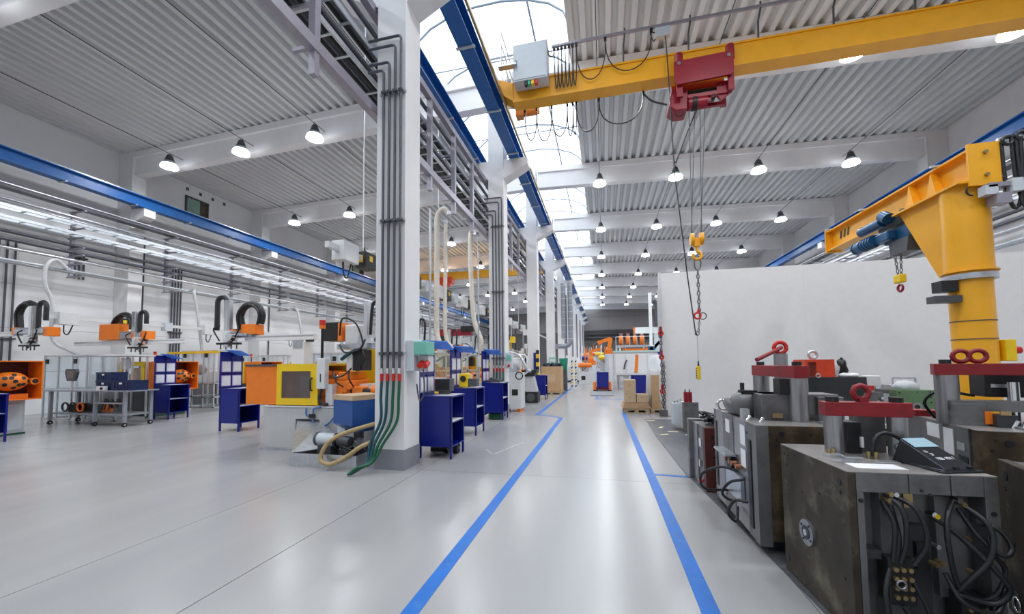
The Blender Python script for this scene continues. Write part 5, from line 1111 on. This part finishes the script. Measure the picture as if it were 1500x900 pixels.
duct('thin grey duct slanting down far behind the yellow-guard machine', [(-18.1, 19.9, 5.1), (-18.0, 20, 4.9), (-17.9, 20.2, 3.8), (-17.8, 20.4, 2.0)], .07, MATS['duct_grey'])
for i, (x, y, zt) in enumerate(((-4.15, 8.9, 5.5), (-4.2, 12.9, 5.5), (-4.2, 14.6, 5.5))):
    t = T('service_drop', ('slim grey service pole from the cable bridge to the nearest desk', 'slim grey service pole beside the second column', 'slim grey service pole past the second column')[i], 'service pole', (x, y, 0), group='service poles'); MB().cyl((0, 0, .0), (0, 0, zt), .03, n=8).build('pole', GALV, t); MB().box(-.06, .06, -.05, .05, 1.5, 1.9).build('outlet_box', LGREY, t); MB().box(-.08, .08, -.08, .08, 0, .02).build('foot', GALV, t)
# red and blue machines glimpsed between the columns
t = T('linear_robot', 'dark red robot beam with black motors seen between the first two columns', 'robot', (-6.1, 14.2, 0)); MB().box(-.1, 1.2, -.1, .1, 2.7, 2.95).build('beam', CRED, t); MB().box(.0, .2, -.1, .1, 0, 2.7).build('column', DGREY, t); MB().box(-.15, .3, -.12, .12, 2.55, 2.7).build('drive', BLK, t); MB().box(.8, 1.3, -.14, .14, 2.85, 3.05).build('motor', BLK, t); MB().box(.2, 1.1, -.12, .05, 2.4, 2.6).build('lower_beam', CABIN, t)
t = T('tool_cabinet', 'blue tool cabinet glimpsed behind the notice boards of the aisle desks', 'cabinet', (-4.55, 7.7, 0)); MB().box(0, .5, 0, .4, 0, 1.5).build('body', DBLUE, t); MB().box(.02, .48, -.02, 0, .05, 1.45).build('door', DBLUE, t)

# ================================================================ PAST THE SECOND COLUMN, COLUMN SIDE
t = T('white_cabinet', 'white dryer cabinet with curved pipes, just past the second column', 'cabinet', (-3.35, 12.75, 0)); MB().box(0, .65, 0, .7, .1, 1.3).build('body', LGREY, t, bevel=.01); MB().box(.35, .55, -.012, 0, .55, .75).build('display', BLK, t); MB().box(.02, .63, -.01, 0, .12, .5).build('door', LGREY, t)
for x in (.05, .5): MB().box(x, x+.12, .05, .6, 0, .1).build('foot', ORG, t)
MB().cyl((.1, .3, 1.6), (.6, .3, 1.6), .2, n=16).build('drum', LGREY, t); MB().box(.1, .5, .1, .5, 1.3, 1.5).build('pump', GALV, t); MB().tube(bez([(.1, .2, 2.0), (.4, .15, 1.95), (.65, .1, 1.8), (.85, .1, 1.4), (.95, .2, 1.35)]), .05, 8).build('pipe', GALV, t); MB().tube([(.1, .4, 1.9), (.7, .4, 1.9), (.8, .4, 1.8), (.8, .4, 1.3), (.7, .4, 1.25)], .035, 8).build('pipe', WHITE, t); MB().torus((.6, 0, 1.2), .12, .02, 'y', 14, 6).build('hose', BLK, t)
t = T('plastic_grinder', 'grinder with black feed hopper and sloped grey chute on a black base', 'grinder', (-3.15, 15.0, 0)); MB().box(0, .62, .1, .7, .06, .5).build('base', BLK, t); MB().box(-.02, .64, .06, .75, 0, .06).build('foot_plate', GALV, t)
V = []
for z, a, b in ((.5, .14, .58), (1.1, .1, .44)): V += [(a, .1, z), (b, .1, z), (b, .6, z), (a, .6, z)]
MB().add(V, [(3, 2, 1, 0), (4, 5, 6, 7)]+[(i, (i+1) % 4, 4+(i+1) % 4, 4+i) for i in range(4)]).build('chute', MGREY, t)
V = []
for z, a, b in ((1.1, .08, .46), (1.35, -.02, .64)): V += [(a, .05, z), (b, .05, z), (b, .65, z), (a, .65, z)]
MB().add(V, [(3, 2, 1, 0), (4, 5, 6, 7)]+[(i, (i+1) % 4, 4+(i+1) % 4, 4+i) for i in range(4)]).build('feed_hopper', BLK, t); MB().cyl((.35, .06, .28), (.35, .1, .28), .16, n=16).build('motor_cover', DGREY, t)
def pallet(lb, loc, w, d, cat='pallet', g='wooden pallets'):
    t = T('wooden_pallet', lb, cat, loc, group=g)
    n = max(3, int(w/.16))
    for i in range(n): MB().box(w*i/n+.01, w*(i+1)/n-.01, 0, d, .115, .14).build('board', WOOD, t)
    for y in (0, d/2-.05, d-.1):
        MB().box(0, w, y, y+.1, .092, .115).build('board', WOOD, t); MB().box(0, w, y, y+.1, 0, .02).build('board', WOOD, t)
        for x in (0, w/2-.06, w-.12): MB().box(x, x+.12, y, y+.1, .02, .092).build('block', WOOD, t)
    return t
pallet('wooden pallet under the tall cardboard bin', (-3.2, 20.0, 0), 1.1, 1.3)
t = T('cardboard_bin', 'tall brown cardboard bin heaped with dark parts on a pallet', 'box', (-3.15, 20.05, .14)); b = MB(); b.box(0, 1.0, 0, .012, 0, 1.3); b.box(0, 1.0, 1.19, 1.2, 0, 1.3); b.box(0, .012, .012, 1.19, 0, 1.3); b.box(.99, 1.0, .012, 1.19, 0, 1.3); b.box(0, 1, 0, 1.2, 0, .01); b.build('bin', CARD, t); MB().box(.3, .7, -.004, 0, .5, .9).build('print', CARDL, t)
rg = random.Random(21); m = MB()
for i in range(60): m.cbox((.1+.8*rg.random(), .1+1.0*rg.random(), 1.25+.16*rg.random()), (.16, .1, .08), (rg.random()*3, rg.random()*3, rg.random()*3))
m.build('dark_parts', mat('parts_dark_blue', (.012, .02, .05), .35), t, kind='stuff')
t = T('warning_post', 'post with black and yellow hazard blocks past the grinder', 'post', (-3.02, 17.95, 0)); MB().box(-.16, -.04, 0, .1, 0, 2.1).build('backing', DBLUE, t)
for i in range(8): MB().box(-.04, .1, -.02, .1, .7+.19*i, .89+.19*i).build('hazard_block', (YEL2, BLK)[i % 2], t)
MB().box(-.04, .1, -.02, .1, 0, .7).build('post', DGREY, t)
t = T('hazard_pillar', 'white pillar guard with diagonal black and yellow edges beside the green bin', 'pillar guard', (-2.0, 24.6, 0)); MB().box(0, .34, 0, .3, 0, 1.75).build('guard', WHITE, t)
for i in range(9):
    MB().prism([(0, .1+.19*i), (.1, .16+.19*i), (.1, .26+.19*i), (0, .2+.19*i)], -.012, 0).build('stripe', (BLK, YEL2)[i % 2], t); MB().prism([(.24, .1+.19*i), (.34, .16+.19*i), (.34, .26+.19*i), (.24, .2+.19*i)], -.012, 0).build('stripe', (BLK, YEL2)[i % 2], t)
t = T('waste_bin', 'green plastic bin on a stand beside the cardboard bin', 'bin', (-2.3, 23.0, 0)); MB().lathe([(0, 1.2), (.2, 1.2), (.26, 1.85), (.28, 1.88), (.0, 1.88)], n=18).build('bin', GREENB, t); MB().box(-.2, .2, -.2, .2, 0, 1.2).build('stand', DGREY, t)
t = T('sign_board', 'mint-green box sign above the cardboard bin on the fourth column', 'sign', (-3.3, 24.2, 1.6)); MB().box(0, .42, 0, .16, 0, .36).build('housing', MINT, t); MB().box(.04, .38, -.01, 0, .08, .28).build('face', LGREY, t)
t = T('pallet_load', 'grey wrapped load on a dark pallet far down the column side', 'load', (-3.0, 33.3, 0)); MB().box(0, .9, 0, .9, .15, 1.3).build('load', CABIN, t); MB().box(-.02, .92, -.02, .92, 0, .15).build('base', DARKP, t)
t = T('exhaust_duct', 'pair of caged steel ducts with a U bend on the fourth column', 'duct', (-2.4, 24.5, 0))
for i, x in enumerate((0, .42)): MB().cyl((x, 0, 3.1), (x, 0, 6.6), .15, n=14).build('pipe', BENCHG, t)
MB().tube([(.42, 0, 3.1), (.40, 0, 2.85), (.25, 0, 2.7), (0, 0, 2.65), (-.3, 0, 2.65)], .15, 12).build('bend', BENCHG, t); MB().box(-.5, -.16, -.1, .2, 2.5, 2.8).build('bracket', FRAME, t)
for i in range(9):
    for x in (0, .42): MB().cyl((x, 0, 3.1+.42*i), (x, 0, 3.13+.42*i), .16, n=14).build('ring', CABIN, t)
for k in (5, 6, 7, 8, 9):
    y = YB[k+1]-.12 if k < 11 else 0
    t = T('cable_ladder', f'upright grey cable ladder on the aisle face of the {ORD[k-1]} column', 'cable tray', (-2.9, y+.3, 2.2), group='cable ladders on the columns')
    for yy in (0, .4): MB().box(0, .06, yy, yy+.04, 0, 4.8).build('rail', FRAME, t)
    for i in range(12): MB().box(.01, .05, .04, .4, .2+.4*i, .24+.4*i).build('rung', FRAME, t)
    MB().cyl((.08, .15, 0), (.08, .15, 4.8), .05, n=8).build('conduit', PIPE, t); MB().cyl((.08, .3, 0), (.08, .3, 4.8), .04, n=8).build('conduit', PIPEL, t)

# ================================================================ FAR END, AISLE SIDE
pallet('wooden pallet under three cardboard boxes at the partition end', (.58, 13.0, 0), .78, .95); pallet('wooden pallet under the film-wrapped load', (1.40, 13.05, 0), .8, 1.1)
t = T('cardboard_stack', 'flat folded cardboard sheets on the pallet under the boxes', 'cardboard', (.56, 12.98, .14))
for i in range(5): MB().cbox((.40+.02*(i % 2), .47, .02+.037*i), (.84-.03*i, .96-.04*i, .03), (0, 0, .02*(-1)**i)).build('sheet', (CARD, CARDL)[i % 2], t)
def carton(lb, loc, w, d, h, m=CARDL):
    t = T('cardboard_box', lb, 'box', loc, group='cardboard boxes on the pallet'); MB().box(0, w, 0, d, 0, h).build('carton', m, t, bevel=.004); MB().box(-.002, w+.002, d*.45, d*.55, h, h+.002).build('tape', CARD, t); MB().box(w*.3, w*.6, -.002, 0, h*.5, h*.75).build('print', CARD, t)
carton('cardboard box at the base of the two-box stack on the pallet', (.62, 13.05, .335), .34, .5, .255); carton('taller cardboard box standing on another on the pallet', (.61, 13.05, .592), .36, .5, .45); carton('single low cardboard box beside the two-box stack', (.99, 13.05, .335), .36, .45, .25)
t = T('wrapped_load', 'tall pallet load wrapped in clear stretch film beside the partition', 'load', (1.42, 13.1, .14)); MB().box(.03, .72, .05, .95, 0, 1.05).build('cartons', CARD, t); MB().box(.06, .68, .1, .9, 1.05, 1.2).build('cartons', PAPER, t)
V = MB().lathe([(.46, 0), (.48, .5), (.46, 1.1), (.38, 1.3), (.3, 1.65), (.1, 1.7)], (.38, .5, 0), 20); V.v = [(x+.03*(rg.random()-.5), y+.03*(rg.random()-.5), z) for x, y, z in V.v]; V.build('stretch_film', FOIL, t)
t = T('chain_sling', 'dark chain with red hooks hanging down the partition edge', 'chain', (1.66, 12.28, 0))
MB().box(-.06, .04, .04, .1, 2.3, 3.75).build('mounting_rail', ALU, t); chain(MB(), (0, 0, 2.55), (0, 0, .25), .05, .016).build('chain', SLING, t, kind='stuff'); chain(MB(), (.06, -.02, 1.6), (.05, -.02, .15), .045, .014).build('chain', SLING, t, kind='stuff')
for z in (2.45, 1.75, .75): MB().torus((.0, -.03, z), .06, .024, 'y', 10, 6).build('hook', BRED, t); MB().cyl((0, -.03, z+.05), (0, -.03, z+.2), .035, n=8).build('coupling', CRED, t)
MB().box(-.1, .12, -.06, .06, .02, .2).build('chain_pile', SLING, t)
def big_machine():
    t = T('moulding_machine', 'large white machine with orange stripe at the end of the aisle', 'machine', (.6, 24.0, 0))
    MB().box(0, 3.2, 0, 2.0, .85, 2.2).build('enclosure', LGREY, t); MB().box(.2, 3.3, .1, 2.0, 0, .85).build('base', MGREY, t)
    for x, w in ((.08, .55), (.7, .5), (1.28, .55), (1.9, .55)): MB().box(x, x+w, -.03, 0, .95, 2.1).build('door_panel', WHITE, t)
    MB().prism([(1.22, 2.05), (1.38, 2.05), (1.30, 1.0), (1.12, 1.0)][::-1], -.05, -.03).build('orange_stripe', ORG, t)
    MB().box(2.0, 2.4, -.05, -.03, 1.25, 1.9).build('window', BLK, t); MB().tube(bez([(.55, -.08, 1.2), (.6, -.1, 1.5), (.72, -.1, 1.75)]), .04, 6).build('door_handle', DGREY, t)
    MB().box(2.46, 2.62, -.08, .0, .2, 2.2).build('blue_post', DBLUE, t); MB().box(-.04, 3.3, -.08, 2.1, 2.2, 2.3).build('top_frame', mat('pale_mint', (.5, .66, .64), .4), t)
    for i in range(3): MB().box(.25, .95, -.5+.25*i, -.25+.25*i, .0, .22+.24*i).build('step', GALV, t)
    for i in range(5): MB().box(.3+.5*i, .5+.5*i, -.03, .1, .5, .8).build('service_door', CABIN, t)
    for x, h in ((-.3, 1.9), (-.55, 1.4)): MB().box(x, x+.2, .2, .6, 0, h).build('side_unit', (WHITE, CABIN)[x < -.4], t)
big_machine()
t = T('hopper_platform', 'steel platform at the hall end carrying orange hoppers', 'platform', (.9, 30, 0))
MB().box(0, 3.0, 0, 1.4, 2.75, 2.87).build('deck', GALV, t); MB().box(.6, 3.0, -.03, 0, 2.45, 2.62).build('orange_beam', ORG, t)
for x in (0, 2.9):
    for y in (0, 1.3): MB().box(x, x+.1, y, y+.1, 0, 2.75).build('leg', CABIN, t)
for x in [.0+.5*i for i in range(7)]: MB().cyl((x, 0, 2.87), (x, 0, 3.5), .02, n=6).build('railing_post', WHITE, t)
MB().cyl((0, 0, 3.5), (3, 0, 3.5), .02, n=6).build('railing_bar', WHITE, t)
for i in range(4):
    t = T('dosing_hopper', f'orange cylinder hopper with clear top on the far platform, {ORD[i]} from the columns', 'hopper', (1.3+.5*i, 30.5, 2.87), group='orange hoppers'); MB().lathe([(.0, 0), (.1, 0), (.16, .2), (.16, .72), (.0, .72)], n=14).build('cylinder', ORG, t); MB().lathe([(.12, .72), (.12, .92), (.0, .92)], n=14).build('clear_top', PLEXI, t); MB().cyl((0, 0, .92), (0, 0, .98), .13, n=14).build('lid', CRED, t)
t = T('linear_robot', 'tall white robot post with black cable arc above the far machine', 'robot', (2.85, 26, 0)); MB().box(0, .18, 0, .2, 2.3, 6.0).build('vertical_arm', WHITE, t); MB().box(-.9, .7, .2, .5, 3.45, 3.85).build('axis_beam', WHITE, t); MB().box(-.95, -.85, .18, .52, 3.45, 3.85).build('end_cap', ORG, t); MB().tube(bez([(.2, .1, 5.3), (.3, .1, 5.5), (.45, .1, 5.3), (.45, .1, 3.9)]), .1, 8).build('cable_chain', DGREY, t); MB().prism([(.2, 2.6), (.9, 3.3), (.9, 3.1), (.3, 2.4)], .2, .4).build('brace', WHITE, t); MB().box(-.1, .3, .0, .3, 2.3, 2.6).build('gripper', BLUEM, t); MB().box(.3, .6, .2, .5, 2.3, 3.45).build('column', CABIN, t)
# row of far machines towards the back wall
rg = random.Random(31)
FAR = ((-1.9, 30.5), (-.4, 33), (1.2, 36), (-2.2, 38.5), (.6, 43), (3.2, 40), (-2.3, 44), (-1.0, 47), (1.8, 49), (4.2, 46), (.2, 52), (2.6, 54), (-1.8, 54), (4.8, 52))
kinds = [('low machine with orange barrel', ORG), ('white machine with yellow guard', YEL2), ('grey machine with orange panel', ORG), ('white machine with blue cabinet', DBLUE), ('white machine with orange cap', ORG), ('grey machine with yellow tray', YEL2), ('pale machine with orange drum', ORG), ('white machine with yellow drum', YEL2), ('grey machine with orange drum', ORG), ('white machine with dark blue drum', DBLUE), ('tall pale machine with orange barrel', ORG), ('grey machine with green barrel', GREENB), ('white machine with red barrel', ORED), ('pale machine with yellow barrel', YEL2)]
for i, (x, y) in enumerate(FAR):
    lb, cm = kinds[i]; t = T('process_machine', f'{lb}, {ORD[i]} in the far cluster before the back wall', 'machine', (x, y, 0), group='far process machines')
    MB().box(0, 1.2, 0, 1.2, 0, .9+.3*rg.random()).build('base', (LGREY, CABIN)[i % 2], t); h = 1.5+.8*rg.random()+(i > 5)*1.0; MB().box(.1, .8, .1, 1.0, .9, h).build('body', (WHITE, MGREY)[i % 2], t); MB().cyl((.0, -.1, h*.9), (1.0, -.1, h*.9), .18, n=12).build('barrel', cm, t); MB().lathe([(.05, 0), (.22, .4), (.22, .8), (0, .8)], (.9, .4, 1.3), 12).build('feed_hopper', (cm, GALV)[i % 2], t)
    for k in range(3): MB().cyl((.2+.3*k, .3, h), (.2+.3*k, .3, h+.6+.5*rg.random()), .04, n=6).build('pipe', (WHITE, ORG, GALV)[k], t)
    MB().box(.2, .5, -.02, 0, .3, .6).build('display', BLK, t)
    for k in range(4): MB().tube(bez([(.2+.7*rg.random(), -.05, 1.0), (.2+.7*rg.random(), -.2, 1.3), (.2+.7*rg.random(), -.1, 1.7)], 5), .025, 5).build('hose', (DGREY, CABIN)[k % 2], t)
for i, (z, r) in enumerate(((5.6, .22), (6.2, .16), (6.7, .12))):
    w = MB().cyl((-3, Y1-.5-.2*i, z), (XR-.2, Y1-.5-.2*i, z), r, n=10).build('service_pipe', PIPE); tag(w, ('thick dark pipe along the grey back wall, lowest of three', 'dark pipe along the grey back wall, middle of three', 'slim dark pipe along the grey back wall, topmost of three')[i], 'pipe', 'pipes on the back wall')
# column-side clutter seen between the second and fourth columns
for i, (x, y, lb) in enumerate(((-4.3, 15.4, 'yellow and white blower group on a stand between the second and third columns'), (-4.5, 21.3, 'grey dryer group on a stand between the third and fourth columns'))):
    t = T('blower_stand', lb, 'blower', (x, y, 0), group='dryer stands')
    for a in (0, .7):
        for b in (0, .6): MB().box(a, a+.06, b, b+.06, 0, 2.1).build('leg', CABIN, t)
    MB().box(-.05, .81, -.05, .71, 2.1, 2.15).build('deck', GALV, t)
    for k in range(4): MB().box(.02+.2*k, .18+.2*k, .0, .3, 2.2+.25*(k % 2), 2.45+.25*(k % 2)).build('filter_box', (YEL2, LGREY)[i] if k != 2 else YEL2, t)
    MB().box(.1, .6, .2, .5, 3.2, 3.5).build('top_unit', LGREY, t)
    for k in range(5): MB().tube(bez([(.1+.15*k, .1, 2.2), (.05+.15*k, .0, 1.8), (.2+.12*k, .0, 1.3)], 6), .035, 6).build('hose', (BEIGE, GALV)[k % 2], t)
    for k in range(3): MB().cyl((.1+.25*k, .3, 2.15), (.1+.25*k, .3, 3.2), .03, n=6).build('pipe', GALV, t)

t = T('industrial_robot', 'orange articulated robot arm beside the far orange hoppers', 'robot', (.35, 28.5, 0))
MB().cyl((0, 0, 0), (0, 0, 2.2), .3, n=14).build('pedestal', CABIN, t); MB().cyl((0, 0, 2.2), (0, 0, 2.55), .26, n=14).build('turntable', ORG, t); MB().bar((0, -.1, 2.45), (.15, -.1, 3.35), .26, .3).build('lower_arm', ORG, t); MB().bar((.15, -.1, 3.3), (-.75, -.1, 3.0), .22, .24).build('upper_arm', ORG, t); MB().cyl((-.75, -.1, 3.0), (-1.0, -.1, 2.85), .1, n=12).build('wrist', DGREY, t)
t = T('industrial_robot', 'orange articulated robot arm beyond the far yellow drum machine', 'robot', (-1.0, 37, 0))
MB().cyl((0, 0, 0), (0, 0, 1.4), .3, n=14).build('pedestal', CABIN, t); MB().cyl((0, 0, 1.4), (0, 0, 1.8), .28, n=14).build('turntable', ORG, t); MB().bar((0, -.1, 1.7), (-.2, -.1, 2.7), .28, .3).build('lower_arm', ORG, t); MB().bar((-.2, -.1, 2.65), (.8, -.1, 2.9), .22, .24).build('upper_arm', ORG, t); MB().cyl((.8, -.1, 2.9), (1.1, -.1, 2.7), .1, n=12).build('wrist', DGREY, t)
